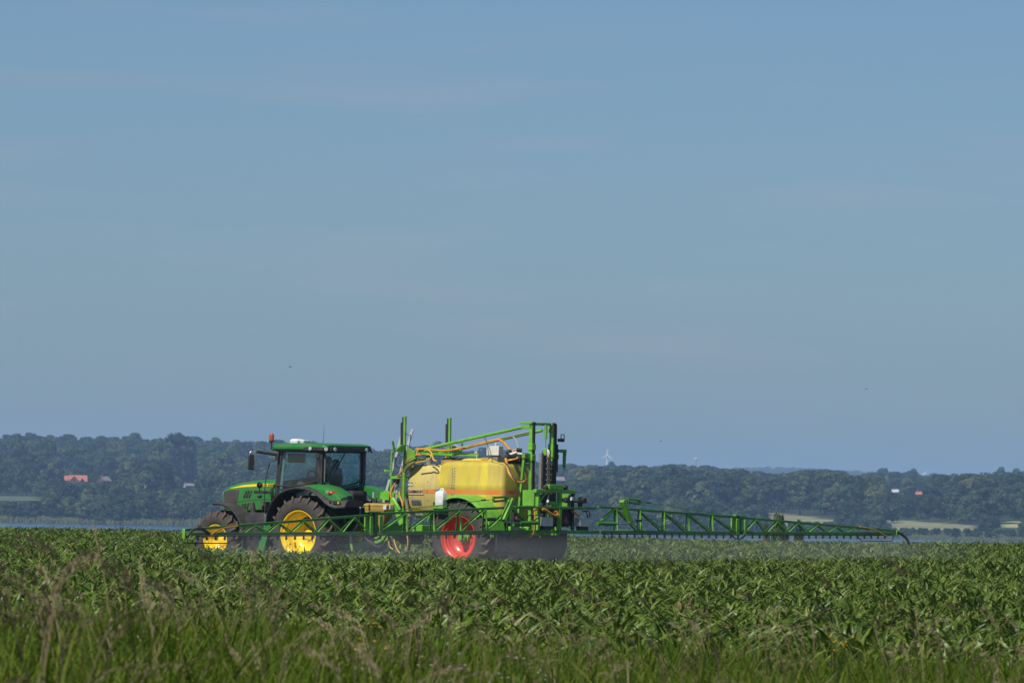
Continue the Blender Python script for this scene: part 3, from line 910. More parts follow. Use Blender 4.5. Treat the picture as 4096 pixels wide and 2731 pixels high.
# ================================================================== wheels
def wheel_meshes(key, R, rr, W, depth, rimm, nlug, lug_w):
    """wheel centred on its axle, outer face towards +y (y = 0 is the outer sidewall)"""
    rim = MB()
    prof = [(rr+0.028, 0.05), (rr+0.026, 0.032), (rr+0.008, 0.030), (rr-0.006, 0.05), (rr-0.012, 0.085), (rr-0.045, 0.105), (rr-0.052, 0.16),
            (rr-0.075, 0.185), (rr-0.08, depth*0.62), (rr-0.10, depth*0.70), (rr-0.15, depth*0.88), (rr-0.22, depth*0.97), (0.24, depth), (0.20, depth-0.015), (0, depth-0.015)]
    rim.lathe([(r, -d) for r, d in prof], 56)
    rim.lathe([(rr-0.085, -depth*0.62), (rr-0.085, -W*0.8), (rr-0.01, -W*0.9), (rr+0.026, -W+0.03)], 56)
    rim_me = rim.mesh('wheel', M_[rimm], angle=30)
    ty = MB()
    half = [(rr+0.005, 0.055), (rr+0.045, 0.012), (rr+0.07, 0.000), ((rr+R)/2, -0.012), (R-0.15, 0.008), (R-0.085, 0.045), (R-0.058, 0.10), (R-0.045, W*0.35)]
    prof = [(r, -d) for r, d in half]+[(r, -(W-d)) for r, d in reversed(half)]
    ty.lathe(prof, 64)
    tyre_me = ty.mesh('tyre', M_['tyre'])
    tr = MB()
    da = 2*math.pi/nlug
    for i in range(nlug):
        for side in (0, 1):
            a0 = i*da+(da/2 if side else 0)
            rings = []
            # from the middle of the tread to the shoulder and a little down the sidewall
            for t, yy, rt, sw in ((0.0, W*0.5-0.01, R-0.046, 0.8), (0.35, W*0.34, R-0.047, 0.9), (0.72, W*0.16, R-0.052, 1.0), (0.95, 0.035, R-0.075, 1.0), (1.0, -0.006, R-0.15, 0.8)):
                d = yy if side == 0 else W-yy
                a = a0+da*0.95*t
                top = R if t < 0.9 else (R-0.012 if t < 0.97 else R-0.12)
                w = lug_w*sw/R
                ring = []
                for aa, rad in ((a-w*0.62, rt-0.01), (a-w*0.42, top), (a+w*0.42, top), (a+w*0.62, rt-0.01)):
                    ring.append((rad*math.cos(aa), -d if t < 0.99 else (-d+(0.012 if side == 0 else -0.012)), rad*math.sin(aa)))
                rings.append(ring)
            tr.loft(rings)
    tread_me = tr.mesh('tread', M_['tread'])
    return rim_me, tyre_me, tread_me
WH = {'rear': wheel_meshes('rear', 0.95, 0.555, 0.66, 0.50, 'yellow', 21, 0.060),
      'front': wheel_meshes('front', 0.745, 0.368, 0.54, 0.34, 'yellow', 18, 0.055),
      'spray': wheel_meshes('spray', 0.925, 0.513, 0.52, 0.36, 'red', 22, 0.056)}
def wheel(key, parent, x, y, z, side, spin, bolts, depth, hubm):
    rim_me, tyre_me, tread_me = WH[key]
    rot = (0, spin, 0) if side > 0 else (0, spin, math.pi)
    w = share('wheel', rim_me, parent, (x-OFF[0], y, z), rot)
    share('tyre', tyre_me, w); share('tread', tread_me, w)
    b = MB()
    for i in range(bolts):
        a = i*2*math.pi/bolts
        cx, cz = 0.185*math.cos(a), 0.185*math.sin(a)
        b.tube([(cx, -depth-0.01, cz), (cx, -depth+0.035, cz)], 0.017, 6)
    share('bolt_ring', b.mesh('bolt_ring', M_['steel']), w)
    h = MB()
    if hubm == 'yellow':
        h.lathe([(0.145, -depth-0.01), (0.145, -depth+0.05), (0.11, -depth+0.075), (0, -depth+0.08)], 24)
    else:
        h.lathe([(0.13, -depth-0.01), (0.125, -depth+0.10), (0.10, -depth+0.105), (0.095, -depth+0.20), (0.07, -depth+0.215), (0.065, -depth+0.27), (0, -depth+0.275)], 24)
    share('hub', h.mesh('hub', M_[hubm]), w)
    return w

# ================================================================== TRACTOR
OFF = (0, 0, 0)
TR = empty('tractor', O, MROT)
tag(TR, 'green farm tractor with yellow wheels pulling the field sprayer through maize', 'tractor')
wheel('rear', TR, 0, 1.215, 0.945, 1, 0.12, 10, 0.50, 'yellow')
wheel('rear', TR, 0, -1.215, 0.945, -1, 0.3, 10, 0.50, 'yellow')
wheel('front', TR, 2.80, 1.14, 0.745, 1, 0.05, 8, 0.34, 'yellow')
wheel('front', TR, 2.80, -1.14, 0.745, -1, 0.2, 8, 0.34, 'yellow')
M_['mesh'] = mat('dark_radiator_mesh', (0.050, 0.044, 0.038), 0.7, dirt=(0.12, 0.095, 0.07), dirt_amt=0.5)
# chassis, axles
part('chassis', MB().box(-0.55, 2.3, -0.26, 0.26, 0.62, 1.32).box(2.3, 3.25, -0.20, 0.20, 0.72, 1.25), 'dark', TR, 0.03)
part('rear_axle', MB().tube([(0, -0.75, 0.945), (0, 0.75, 0.945)], 0.15, 14).box(-0.3, 0.3, -0.38, 0.38, 0.65, 1.3), 'tgreen', TR)
part('front_axle', MB().tube([(2.8, -0.85, 0.745), (2.8, 0.85, 0.745)], 0.10, 12).box(2.6, 3.0, -0.25, 0.25, 0.6, 0.95), 'tgreen', TR)
# bonnet: lofted along x, crowned top
def hood():
    st = [  # x, half width, z bottom, z shoulder, z top
        (3.30, 0.30, 1.50, 1.88, 1.97), (3.22, 0.37, 1.45, 1.93, 2.04), (3.05, 0.42, 1.42, 2.00, 2.12), (2.70, 0.44, 1.45, 2.08, 2.20),
        (2.30, 0.45, 1.50, 2.13, 2.245), (1.90, 0.46, 1.52, 2.16, 2.275), (1.50, 0.47, 1.50, 2.18, 2.285), (1.05, 0.48, 1.45, 2.18, 2.285)]
    rings = []
    for x, w, zb, zs, zt in st:
        ring = [(x, w*0.97, zb), (x, w, zb+0.1), (x, w, zs-0.10), (x, w*0.985, zs-0.02), (x, w*0.90, zs+(zt-zs)*0.45), (x, w*0.66, zs+(zt-zs)*0.82), (x, w*0.3, zt), (x, 0, zt+0.004)]
        ring = ring+[(a, -b, c) for a, b, c in reversed(ring[:-1])]
        rings.append(ring)
    return MB().loft(rings)
HOOD = part('hood', hood(), 'tgreen', TR, label='green bonnet with yellow stripe')
def side_x(x):                                              # half width of the bonnet at x
    return float(np.interp(x, [1.05, 1.5, 1.9, 2.3, 2.7, 3.05, 3.22, 3.3], [0.48, 0.47, 0.46, 0.45, 0.44, 0.42, 0.37, 0.30]))
def hood_strip(top, bot, n=48, out=0.006, sgn=1):
    x0, x1 = top[0][0], top[-1][0]
    ring_t, ring_b = [], []
    for i in range(n+1):
        x = x0+(x1-x0)*i/n
        zt = float(np.interp(-x, [-p[0] for p in top], [p[1] for p in top])); zb = float(np.interp(-x, [-p[0] for p in bot], [p[1] for p in bot]))
        y = side_x(x)+out
        def yy(z):
            zs = float(np.interp(x, [1.05, 1.5, 1.9, 2.3, 2.7, 3.05], [2.18, 2.18, 2.16, 2.13, 2.08, 2.0]))
            return y if z < zs-0.1 else y-(z-(zs-0.1))*0.16
        ring_t.append((x, sgn*yy(zt), zt)); ring_b.append((x, sgn*yy(zb), zb))
    mb = MB()
    k = n+1
    mb.add(ring_t+ring_b, [(i, i+1, k+i+1, k+i) for i in range(n)])
    return mb
for sgn in (1, -1):
    s = part('stripe', hood_strip([(2.95, 2.045), (2.5, 2.125), (2.0, 2.165), (1.1, 2.175)], [(2.95, 2.035), (2.5, 2.075), (2.0, 2.10), (1.1, 2.115)], sgn=sgn), 'yellow', HOOD)
    part('side_grille', hood_strip([(3.17, 1.955), (3.0, 1.985), (2.62, 2.01)], [(3.17, 1.50), (2.98, 1.52), (2.70, 1.70), (2.62, 1.98)], out=0.010, sgn=sgn), 'mesh', HOOD)
    mb = MB()
    for (xa, za, xb, zb, w) in ((2.36, 1.98, 2.46, 1.80, 0.055), (2.27, 1.99, 2.37, 1.80, 0.055), (2.18, 1.99, 2.28, 1.80, 0.05)):
        for h0, h1 in ((0, 0.43), (0.5, 1)):
            p0 = Vector((xa+(xb-xa)*h0, sgn*(side_x(xa)+0.004), za+(zb-za)*h0)); p1 = Vector((xa+(xb-xa)*h1, sgn*(side_x(xb)+0.004), za+(zb-za)*h1))
            mb.bar(p0, p1, 0.006, w, up=(1, 0, 0))
    part('vent', mb, 'black', HOOD)
    mb = MB()
    for i in range(3):
        x = 2.46-i*0.09
        mb.bar((x, sgn*(side_x(x)+0.004), 1.66+i*0.012), (x+0.07, sgn*(side_x(x)+0.004), 1.54), 0.006, 0.05, up=(1, 0, 0))
    part('vent', mb, 'black', HOOD)
    part('seam', hood_strip([(2.80, 1.68), (2.4, 1.745), (2.0, 1.775), (1.2, 1.79)], [(2.80, 1.665), (2.4, 1.73), (2.0, 1.76), (1.2, 1.775)], out=0.003, sgn=sgn), 'black', HOOD)
    part('headlight', MB().add([(3.305, sgn*0.10, 1.93), (3.305, sgn*0.28, 1.90), (3.24, sgn*0.365, 1.925), (3.17, sgn*0.40, 1.965), (3.225, sgn*0.37, 1.80), (3.30, sgn*0.27, 1.74), (3.312, sgn*0.10, 1.78)],
                                 [(0, 1, 5, 6), (1, 2, 4, 5), (2, 3, 4)]), 'lens', HOOD)
part('front_grille', MB().box(3.295, 3.32, -0.26, 0.26, 1.52, 1.72), 'black', HOOD, 0.01)
part('lettering', text_mb('JOHN DEERE', 0.062, (1.92, 2.122), 0.478, bold=0.0005, width=0.56), 'decal_black', HOOD)
part('front_weight', MB().box(3.25, 3.62, -0.28, 0.28, 0.72, 1.02), 'tgreen', TR, 0.04)
# front mudguards
def arc_guard(cx, cz, R, a0, a1, y0, y1, t=0.03, n=14, lip=0.0):
    rings = []
    for i in range(n+1):
        a = a0+(a1-a0)*i/n
        c, s = math.cos(a), math.sin(a)
        rings.append([(cx+R*c, y0, cz+R*s), (cx+(R+0.02)*c, (y0+y1)/2, cz+(R+0.02)*s), (cx+R*c, y1, cz+R*s), (cx+(R-lip)*c, y1+0.004, cz+(R-lip)*s), (cx+(R-t-lip)*c, y1-0.02, cz+(R-t-lip)*s), (cx+(R-t)*c, y0, cz+(R-t)*s)])
    return MB().loft(rings)
for sgn in (1, -1):
    y0, y1 = (0.62, 1.12) if sgn > 0 else (-1.12, -0.62)
    part('front_mudguard', arc_guard(2.76, 0.78, 0.90, math.radians(80), math.radians(195), y0, y1, lip=0.03 if sgn > 0 else 0.0), 'fender', TR)
    part('mudguard_bracket', MB().tube([(2.6, sgn*0.5, 1.0), (2.45, sgn*0.6, 1.45), (2.5, sgn*0.8, 1.62)], 0.025, 6), 'dark', TR)
# rear mudguards: black flare with green cap
FL = [(0.98, 1.15), (0.93, 1.45), (0.80, 1.72), (0.58, 1.92), (0.30, 2.03), (0.0, 2.075), (-0.30, 2.06), (-0.55, 1.985), (-0.76, 1.86), (-0.93, 1.73), (-1.10, 1.645), (-1.28, 1.61), (-1.60, 1.63)]
CAP = [(0.42, 1.99), (0.25, 2.09), (0.0, 2.15), (-0.30, 2.175), (-0.58, 2.165), (-0.85, 2.115), (-1.05, 2.04), (-1.22, 1.95), (-1.29, 1.87), (-1.26, 1.76), (-1.02, 1.74), (-0.72, 1.90), (-0.45, 2.02), (-0.1, 2.06)]
FENDERS = {}
for sgn in (1, -1):
    rings = []
    for x, z in FL:
        rear = max(0.0, min(1.0, (-x-0.75)/0.5))
        yo = 1.30
        ring = [(x, 0.60, z+0.05+0.10*rear), (x, 0.95, z+0.05+0.13*rear), (x, 1.16, z+0.045+0.12*rear), (x, 1.25, z+0.03+0.06*rear), (x, yo, z), (x, yo-0.01, z-0.03), (x, 1.22, z-0.005), (x, 0.60, z+0.01)]
        rings.append([(a, sgn*b, c) for a, b, c in ring])
    f = part('rear_mudguard', MB().loft(rings), 'fender', TR)
    FENDERS[sgn] = f
    cap = MB()
    tops = CAP[:9]; n = len(tops)
    rings = []
    for (x, z) in tops:
        zf = float(np.interp(-x, [-p[0] for p in FL], [p[1] for p in FL]))+0.03
        if x < -0.9: zf = 1.76
        zf = min(zf, z-0.02)
        ring = [(x, 0.60, zf), (x, 0.60, z-0.02), (x, 0.66, z), (x, 0.92, z-0.005), (x, 1.06, z-0.035), (x, 1.13, z-0.10 if z-0.10 > zf else zf+0.01), (x, 1.135, zf)]
        rings.append([(a, sgn*b, c) for a, b, c in ring])
    c = part('mudguard_cap', cap.loft(rings), 'tgreen', TR, 0.015, label='green cap of the rear mudguard')
    # tail lamp on the sloping rear corner
    tl = MB().ball((0, 0, 0), 1.0, nu=20, nv=10)
    tl.v = [(-1.02-0.07*v[0]*0.75+0.135*v[1]*0.70, sgn*(1.065+0.07*v[0]*0.66+0.135*v[1]*0.72), 1.955+0.062*v[2]) for v in tl.v]
    part('tail_lamp', tl, 'redlens', c)
    part('side_lamp', MB().tube([(-0.86, sgn*1.115, 1.985), (-0.88, sgn*1.14, 1.98)], 0.042, 14), 'lens', c)
    part('lamp_recess', MB().box(-1.30, -1.262, min(sgn*0.66, sgn*0.86), max(sgn*0.66, sgn*0.86), 1.80, 1.90), 'black', c, 0.01)
part('switch_panel', MB().bar((-1.20, 1.292, 1.735), (-1.46, 1.292, 1.715), 0.012, 0.075).tube([(-1.10, 1.27, 1.75), (-1.10, 1.30, 1.75)], 0.03, 10), 'black', FENDERS[1], 0.004)
part('switch_button', MB().bar((-1.37, 1.302, 1.722), (-1.41, 1.302, 1.719), 0.006, 0.05), 'decal_yellow', FENDERS[1])
# cab ------------------------------------------------------------
CAB = part('cab_floor', MB().box(-0.35, 1.08, -0.80, 0.80, 1.30, 1.42).box(-0.38, -0.32, -0.62, 0.62, 1.42, 2.12), 'interior', TR, 0.01)
def pillar(a, b, w, h, m='black', up=(1, 0, 0)):
    return part('pillar', MB().bar(a, b, w, h, up), m, TR, 0.012)
for sgn in (1, -1):
    pillar((1.16, sgn*0.74, 1.36), (1.00, sgn*0.72, 2.98), 0.09, 0.10)                 # front pillar
    pillar((1.08, sgn*0.70, 1.42), (0.93, sgn*0.68, 2.96), 0.03, 0.10, 'strip')      # pale lining behind it
    pillar((-0.36, sgn*0.80, 2.05), (-0.37, sgn*0.80, 2.98), 0.075, 0.15)             # rear pillar
    pillar((-0.43, sgn*0.745, 2.20), (-0.43, sgn*0.72, 2.98), 0.06, 0.05)              # rear window edge
    # door frame
    part('door_frame', MB().tube(smooth_path([(1.08, sgn*0.80, 2.14), (0.6, sgn*0.83, 2.11), (0.1, sgn*0.83, 2.17), (-0.25, sgn*0.83, 2.28), (-0.29, sgn*0.82, 2.60), (-0.27, sgn*0.80, 2.93)]), 0.022, 6), 'black', TR)
    part('door_hinge', MB().box(-0.36, -0.24, sgn*0.84-0.015, sgn*0.84+0.015, 2.80, 2.93).box(-0.36, -0.26, sgn*0.84-0.015, sgn*0.84+0.015, 2.22, 2.34), 'black', TR, 0.008)
    # side window of the door: one pane, slightly bowed
    mb = MB()
    rows = []
    for z, x0, x1 in ((1.50, 1.12, 0.62), (1.80, 1.10, 0.35), (2.10, 1.07, 0.05), (2.25, 1.06, -0.28), (2.60, 1.03, -0.30), (2.96, 0.99, -0.30)):
        rows.append([(x0+(x1-x0)*t, sgn*(0.765+0.035*math.sin(math.pi*t)), z) for t in (0, 0.33, 0.66, 1)])
    mb.loft(rows, closed=False)
    part('side_window', mb, 'glass', TR)
# rear window, bowed backwards, rounded lower edge
rows = []
for i, z in enumerate((2.10, 2.18, 2.45, 2.96)):
    w = (0.45, 0.70, 0.73, 0.70)[i]
    rows.append([(-0.42-0.07*math.cos(math.pi*0.5*t), w*t, z-(0.0 if i else -0.0)+(0.03*abs(t) if i == 0 else 0)) for t in np.linspace(-1, 1, 9)])
part('rear_window', MB().loft(rows, closed=False), 'glass', TR)
part('window_seal', MB().tube([(-0.455, 0.735, 2.96), (-0.455, 0.75, 2.24), (-0.47, 0.66, 2.17), (-0.50, 0.35, 2.105), (-0.515, 0, 2.085), (-0.50, -0.35, 2.105), (-0.47, -0.66, 2.17), (-0.455, -0.75, 2.24), (-0.455, -0.735, 2.96)], 0.012, 6), 'grey', TR)
part('windscreen', MB().loft([[(1.12+0.05*math.cos(math.pi*0.5*t), 0.72*t, z) for t in np.linspace(-1, 1, 7)] for z in (2.25,)]+[[(0.98+0.06*math.cos(math.pi*0.5*t), 0.70*t, 2.96) for t in np.linspace(-1, 1, 7)]], closed=False), 'glass', TR)
part('firewall', MB().box(1.06, 1.12, -0.70, 0.70, 1.40, 2.25), 'interior', TR)
part('wiper', MB().bar((-0.535, 0.10, 2.93), (-0.535, 0.50, 2.42), 0.012, 0.03).tube([(-0.53, 0.06, 2.96), (-0.545, 0.33, 2.64)], 0.010, 6), 'black', TR)
# roof: green shell over a dark underside
def rrect(x0, x1, y, z, r, n=5):
    pts = []
    for cx, cy, a0 in ((x1-r, y-r, 0), (x0+r, y-r, 90), (x0+r, -y+r, 180), (x1-r, -y+r, 270)):
        for i in range(n+1):
            a = math.radians(a0+90*i/n)
            pts.append((cx+r*math.cos(a), cy+r*math.sin(a), z))
    return pts
ROOF = part('roof', MB().loft([rrect(-0.30, 1.22, 0.90, 3.03, 0.16), rrect(-0.62, 1.25, 0.91, 3.085, 0.16), rrect(-0.63, 1.22, 0.89, 3.13, 0.16), rrect(-0.58, 1.12, 0.82, 3.165, 0.15), rrect(-0.45, 0.95, 0.66, 3.185, 0.12)]), 'tgreen', TR, label='green cab roof')
part('roof_underside', MB().loft([rrect(-0.44, 1.05, 0.82, 2.955, 0.10), rrect(-0.50, 1.17, 0.87, 2.985, 0.14), rrect(-0.60, 1.21, 0.885, 3.04, 0.15), rrect(-0.612, 1.20, 0.885, 3.088, 0.15)]), 'black', ROOF)
# dark side panel that carries the lamps
part('lamp_panel', MB().prism([(0.18, 3.02), (0.02, 3.085), (-0.52, 3.085), (-0.52, 3.0), (0.14, 2.99)], 0.897, 0.917).prism([(0.18, 3.02), (0.02, 3.085), (-0.52, 3.085), (-0.52, 3.0), (0.14, 2.99)], -0.917, -0.897).box(-0.642, -0.60, -0.74, 0.74, 2.985, 3.085), 'black', ROOF, 0.008)
def work_lamp(p, d, r):
    p, d = Vector(p), Vector(d).normalized()
    o = part('work_lamp', MB().tube([p-d*0.02, p+d*0.02, p+d*0.03], [r, r*1.0, r*0.8], 16), 'lens', ROOF)
    part('lamp_ring', MB().tube([p-d*0.02, p+d*0.014], r*1.16, 16), 'dark', o)
for p, d in (((-0.13, 0.918, 3.045), (0, 1, 0)), ((-0.585, 0.86, 3.035), (-1, 0.9, 0)), ((-0.645, 0.60, 3.035), (-1, 0.15, 0)), ((-0.645, -0.60, 3.035), (-1, -0.1, 0)), ((-0.60, -0.85, 3.03), (-1, -0.8, 0)), ((1.25, 0.6, 3.03), (1, 0, 0)), ((1.25, -0.6, 3.03), (1, 0, 0))):
    work_lamp(p, d, 0.052)
part('gps_receiver', MB().loft([rrect(0.98, 1.24, 0.15, 3.185, 0.05), rrect(0.97, 1.25, 0.16, 3.25, 0.06), rrect(1.0, 1.22, 0.13, 3.285, 0.06), rrect(1.03, 1.19, 0.10, 3.295, 0.05)]), 'white', ROOF)
part('gps_foot', MB().box(0.96, 1.10, -0.17, -0.02, 3.185, 3.24), 'black', ROOF, 0.01)
part('antenna_box', MB().loft([rrect(0.80, 0.93, 0.10, 3.185, 0.03), rrect(0.78, 0.96, 0.12, 3.25, 0.03), rrect(0.79, 0.95, 0.11, 3.262, 0.03)]), 'white', ROOF)
part('cable', MB().tube(smooth_path([(0.80, -0.05, 3.23), (0.60, -0.08, 3.20), (0.35, -0.12, 3.192)]), 0.008, 5).tube(smooth_path([(1.26, 0.08, 3.20), (1.28, 0.0, 3.24), (1.24, -0.1, 3.2)]), 0.008, 5), 'black', ROOF)
part('antenna', MB().tube([(0.52, -0.3, 3.18), (0.515, -0.305, 3.25), (0.50, -0.32, 3.66)], [0.011, 0.006, 0.003], 6), 'black', ROOF)
# beacon
BC = part('beacon', MB().lathe([(0, -0.085), (0.062, -0.085), (0.066, 0.0), (0.062, 0.05), (0.045, 0.085), (0, 0.097)], 18), 'amber', TR, label='amber warning beacon')
BC.data.transform(Matrix.Rotation(math.radians(90), 4, 'X'))
BC.location = (1.17, 0.9, 3.325)
part('beacon_stem', MB().lathe([(0, 3.19), (0.03, 3.19), (0.066, 3.215), (0.066, 3.243), (0, 3.243)], 14), 'black', TR).data.transform(Matrix.Rotation(math.radians(90), 4, 'X'))
st = [o for o in TR.children if o.name.startswith('beacon_stem')][0]
st.location = (1.17, 0.9, 0)
part('beacon_bracket', MB().tube([(1.17, 0.9, 3.20), (1.17, 0.9, 3.02), (1.12, 0.86, 2.98)], 0.016, 6), 'black', TR)
# mirrors
for sgn in (1, -1):
    a = Vector((1.06, sgn*0.80, 2.89)); b = Vector((1.40, sgn*1.20, 2.96)); c = Vector((1.47, sgn*1.29, 2.955))
    part('mirror_arm', MB().tube([a, b], 0.040, 10).box(1.00, 1.09, sgn*0.80-0.05, sgn*0.80+0.05, 2.74, 2.86), 'black', TR, 0.0)
    part('mirror_tube', MB().tube(smooth_path([b, c, (1.50, sgn*1.325, 2.93), (1.50, sgn*1.33, 2.87)]), 0.012, 6), 'steel', TR)
    mir = part('mirror', MB().loft([[(1.44+dx, sgn*(1.315+(y*1.0)), z) for (y, z) in ((-0.085, 2.50), (-0.095, 2.54), (-0.095, 2.84), (-0.08, 2.88), (0.08, 2.88), (0.095, 2.84), (0.095, 2.54), (0.085, 2.50))] for dx in (0, 0.05)]), 'black', TR, 0.012)
    part('mirror_glass', MB().box(1.432, 1.437, sgn*1.315-0.075, sgn*1.315+0.075, 2.53, 2.86), mat('mirror_silver', (0.5, 0.5, 0.5), 0.03, metal=1.0), mir)
# lamp arm with ball lamp, hand rail
part('lamp_arm', MB().bar((1.16, 0.86, 1.955), (1.66, 0.97, 1.955), 0.035, 0.075).tube([(1.17, 0.82, 1.78), (1.17, 0.86, 2.06)], 0.04, 8), 'black', TR, 0.01)
part('indicator_ball', MB().ball(T(1, 1635, 1290, 0.96), 0.075), 'black', TR)
part('indicator_lamp', MB().tube([T(1, 1635, 1340, 0.96), T(1, 1635, 1420, 0.96)], 0.014, 6).ball(T(3, 1635, 140, 0.96), 0.062, (1, 1, 0.8)), 'black', TR)
part('hand_rail', MB().tube(smooth_path([T(1, 2010, 722, 0.86), T(1, 1905, 735, 0.95), T(1, 1870, 790, 0.97), T(1, 1810, 1000, 0.97), T(1, 1770, 1250, 0.97), T(1, 1750, 1500, 0.97), T(3, 1760, 400, 0.97), T(3, 1765, 540, 0.97), T(3, 1810, 580, 0.96), T(3, 1900, 570, 0.90)]), 0.013, 6), 'black', TR)
# fuel tank, steps, filler neck
part('fuel_tank', MB().loft([rrect(1.22, 1.95, 0.24, 0.55, 0.08), rrect(1.20, 1.97, 0.27, 0.75, 0.09), rrect(1.20, 1.97, 0.27, 1.36, 0.09), rrect(1.25, 1.92, 0.22, 1.45, 0.08)]), 'black', TR).location = (0, 0.74, 0)
part('fuel_tank', MB().loft([rrect(1.22, 1.95, 0.24, 0.55, 0.08), rrect(1.20, 1.97, 0.27, 0.75, 0.09), rrect(1.20, 1.97, 0.27, 1.36, 0.09), rrect(1.25, 1.92, 0.22, 1.45, 0.08)]), 'black', TR).location = (0, -0.74, 0)
part('filler_neck', MB().tube([(1.80, 0.82, 1.40), (1.83, 0.83, 1.64), (1.84, 0.83, 1.70)], [0.075, 0.066, 0.05], 12), 'black', TR)
part('step_panel', MB().prism([(1.20, 1.34), (0.98, 1.34), (1.30, 0.42), (1.52, 0.42)], 0.96, 1.02), 'tgreen', TR, 0.01)
for i, z in enumerate((0.50, 0.80, 1.10)):
    part('step', MB().box(1.05+0.10*(2-i), 1.30+0.10*(2-i), 0.70, 1.0, z-0.015, z+0.015), 'dark', TR, 0.006)
part('battery_box', MB().box(1.20, 1.72, 0.50, 0.62, 1.50, 1.72), 'black', TR, 0.01)
part('copper_block', MB().box(1.64, 1.70, 0.60, 0.64, 1.53, 1.70), 'tread', TR, 0.01)
# rear hitch and hydraulics
part('valve_block', MB().box(-0.95, -0.55, -0.30, 0.30, 1.72, 2.02).tube([(-0.98, -0.02, 1.90), (-0.98, 0.42, 1.90)], 0.13, 14), 'dark', TR, 0.015)
part('coupler_bank', MB().box(-1.05, -0.85, -0.34, 0.34, 1.58, 1.70).tube([(-1.12, -0.3, 1.62), (-1.12, 0.38, 1.63)], 0.022, 8), 'dark', TR, 0.01)
for i in range(6):
    y = -0.30+i*0.12
    part('coupler', MB().tube([(-1.05, y, 1.64), (-1.16, y, 1.62)], [0.028, 0.022], 8), ('redlens', 'steel', 'yellow', 'steel', 'grey', 'redlens')[i], TR)
part('top_link', MB().tube([(-0.62, 0, 1.30), (-1.10, 0.05, 1.50)], 0.035, 8).tube([(-0.62, -0.4, 1.2), (-1.15, -0.42, 0.70)], 0.03, 8).tube([(-0.62, 0.4, 1.2), (-1.15, 0.42, 0.70)], 0.03, 8), 'dark', TR)
for sgn in (1, -1):
    part('lift_arm', MB().bar((-0.35, sgn*0.36, 0.68), (-1.28, sgn*0.42, 0.66), 0.05, 0.09).bar((-0.30, sgn*0.35, 1.35), (-0.85, sgn*0.40, 1.28), 0.06, 0.09), 'tgreen', TR, 0.01)
part('stabiliser', MB().tube([T(4, 1885, 1045, 0.55), T(4, 1905, 1180, 0.55)], 0.030, 8), 'steel', TR)
part('stabiliser_foot', MB().bar(T(4, 1890, 1150, 0.55), T(4, 1935, 1420, 0.55), 0.03, 0.06), 'sgreen', TR)
part('tow_hitch', MB().box(-0.85, -0.45, -0.14, 0.14, 0.50, 0.78), 'dark', TR, 0.02)
hs = [([(-1.14, -0.2, 1.62), (-1.4, -0.1, 1.55), (-1.75, 0.1, 1.30), (-2.1, 0.2, 1.15)], 'hose_black'), ([(-1.14, 0.0, 1.62), (-1.45, 0.1, 1.62), (-1.9, 0.2, 1.35), (-2.3, 0.2, 1.2)], 'hose_black'),
      ([(-1.14, 0.2, 1.62), (-1.38, 0.45, 1.58), (-1.45, 0.6, 1.25), (-1.25, 0.62, 0.95)], 'hose_grey'), ([(-1.1, 0.32, 1.66), (-1.3, 0.4, 1.70), (-1.7, 0.42, 1.58), (-2.0, 0.3, 1.3)], 'hose_black'),
      ([(-1.0, -0.3, 1.66), (-1.4, -0.35, 1.66), (-1.8, -0.2, 1.45), (-2.2, 0.0, 1.15)], 'hose_black')]
for ptsx, m in hs:
    part('hydraulic_hose', MB().tube(smooth_path(ptsx), 0.019, 7), m, TR)
part('number_plate', MB().box(-1.02, -1.0, -0.62, -0.46, 1.86, 2.0), 'white', TR)
# inside the cab
SEAT = part('seat', MB().box(-0.12, 0.42, -0.27, 0.27, 1.80, 1.95).box(0.0, 0.3, -0.2, 0.2, 1.42, 1.80), 'seat', TR, 0.05)
part('backrest', MB().loft([[(-0.16+dx-(z-1.95)*0.12, y, z) for y, z in ((-0.25, 1.92), (-0.26, 2.35), (-0.18, 2.58), (0.18, 2.58), (0.26, 2.35), (0.25, 1.92))] for dx in (0, 0.12)]), 'seat', SEAT, 0.03)
part('headrest', MB().ball((-0.17, 0, 2.70), 0.13, (0.45, 1.1, 0.85)), 'interior', SEAT)
part('armrest', MB().box(0.02, 0.48, -0.42, -0.30, 2.08, 2.18), 'interior', SEAT, 0.03)
part('console', MB().box(0.35, 0.75, -0.70, -0.46, 1.42, 2.15).box(0.62, 1.02, -0.18, 0.18, 1.42, 2.12), 'interior', TR, 0.04)
part('dashboard', MB().loft([rrect(0.66, 0.96, 0.22, 2.08, 0.1), rrect(0.64, 0.92, 0.24, 2.26, 0.1), rrect(0.70, 0.86, 0.14, 2.33, 0.06)]), 'seat', TR)
part('steering_wheel', MB().tube([(0.56+0.10*math.sin(a)*0.6, 0.20*math.cos(a), 2.34+0.10*math.sin(a)+0.06*math.sin(a)) for a in np.linspace(0, 2*math.pi, 19)], 0.016, 6, cap=False).tube([(0.56, -0.19, 2.34), (0.56, 0.19, 2.34)], 0.012, 6).tube([(0.56, 0, 2.34), (0.72, 0, 2.18)], 0.03, 8), 'interior', TR)
part('monitor', MB().box(0.30, 0.34, -0.66, -0.40, 2.42, 2.66).tube([(0.32, -0.62, 2.1), (0.32, -0.60, 2.45)], 0.018, 6), 'black', TR, 0.01)
part('terminal', MB().box(0.55, 0.60, -0.70, -0.52, 2.36, 2.62).tube([(0.58, -0.66, 2.1), (0.58, -0.64, 2.40)], 0.015, 6), 'black', TR, 0.01)
part('sun_blind', MB().box(1.00, 1.02, -0.2, 0.45, 2.70, 2.93), 'interior', TR)

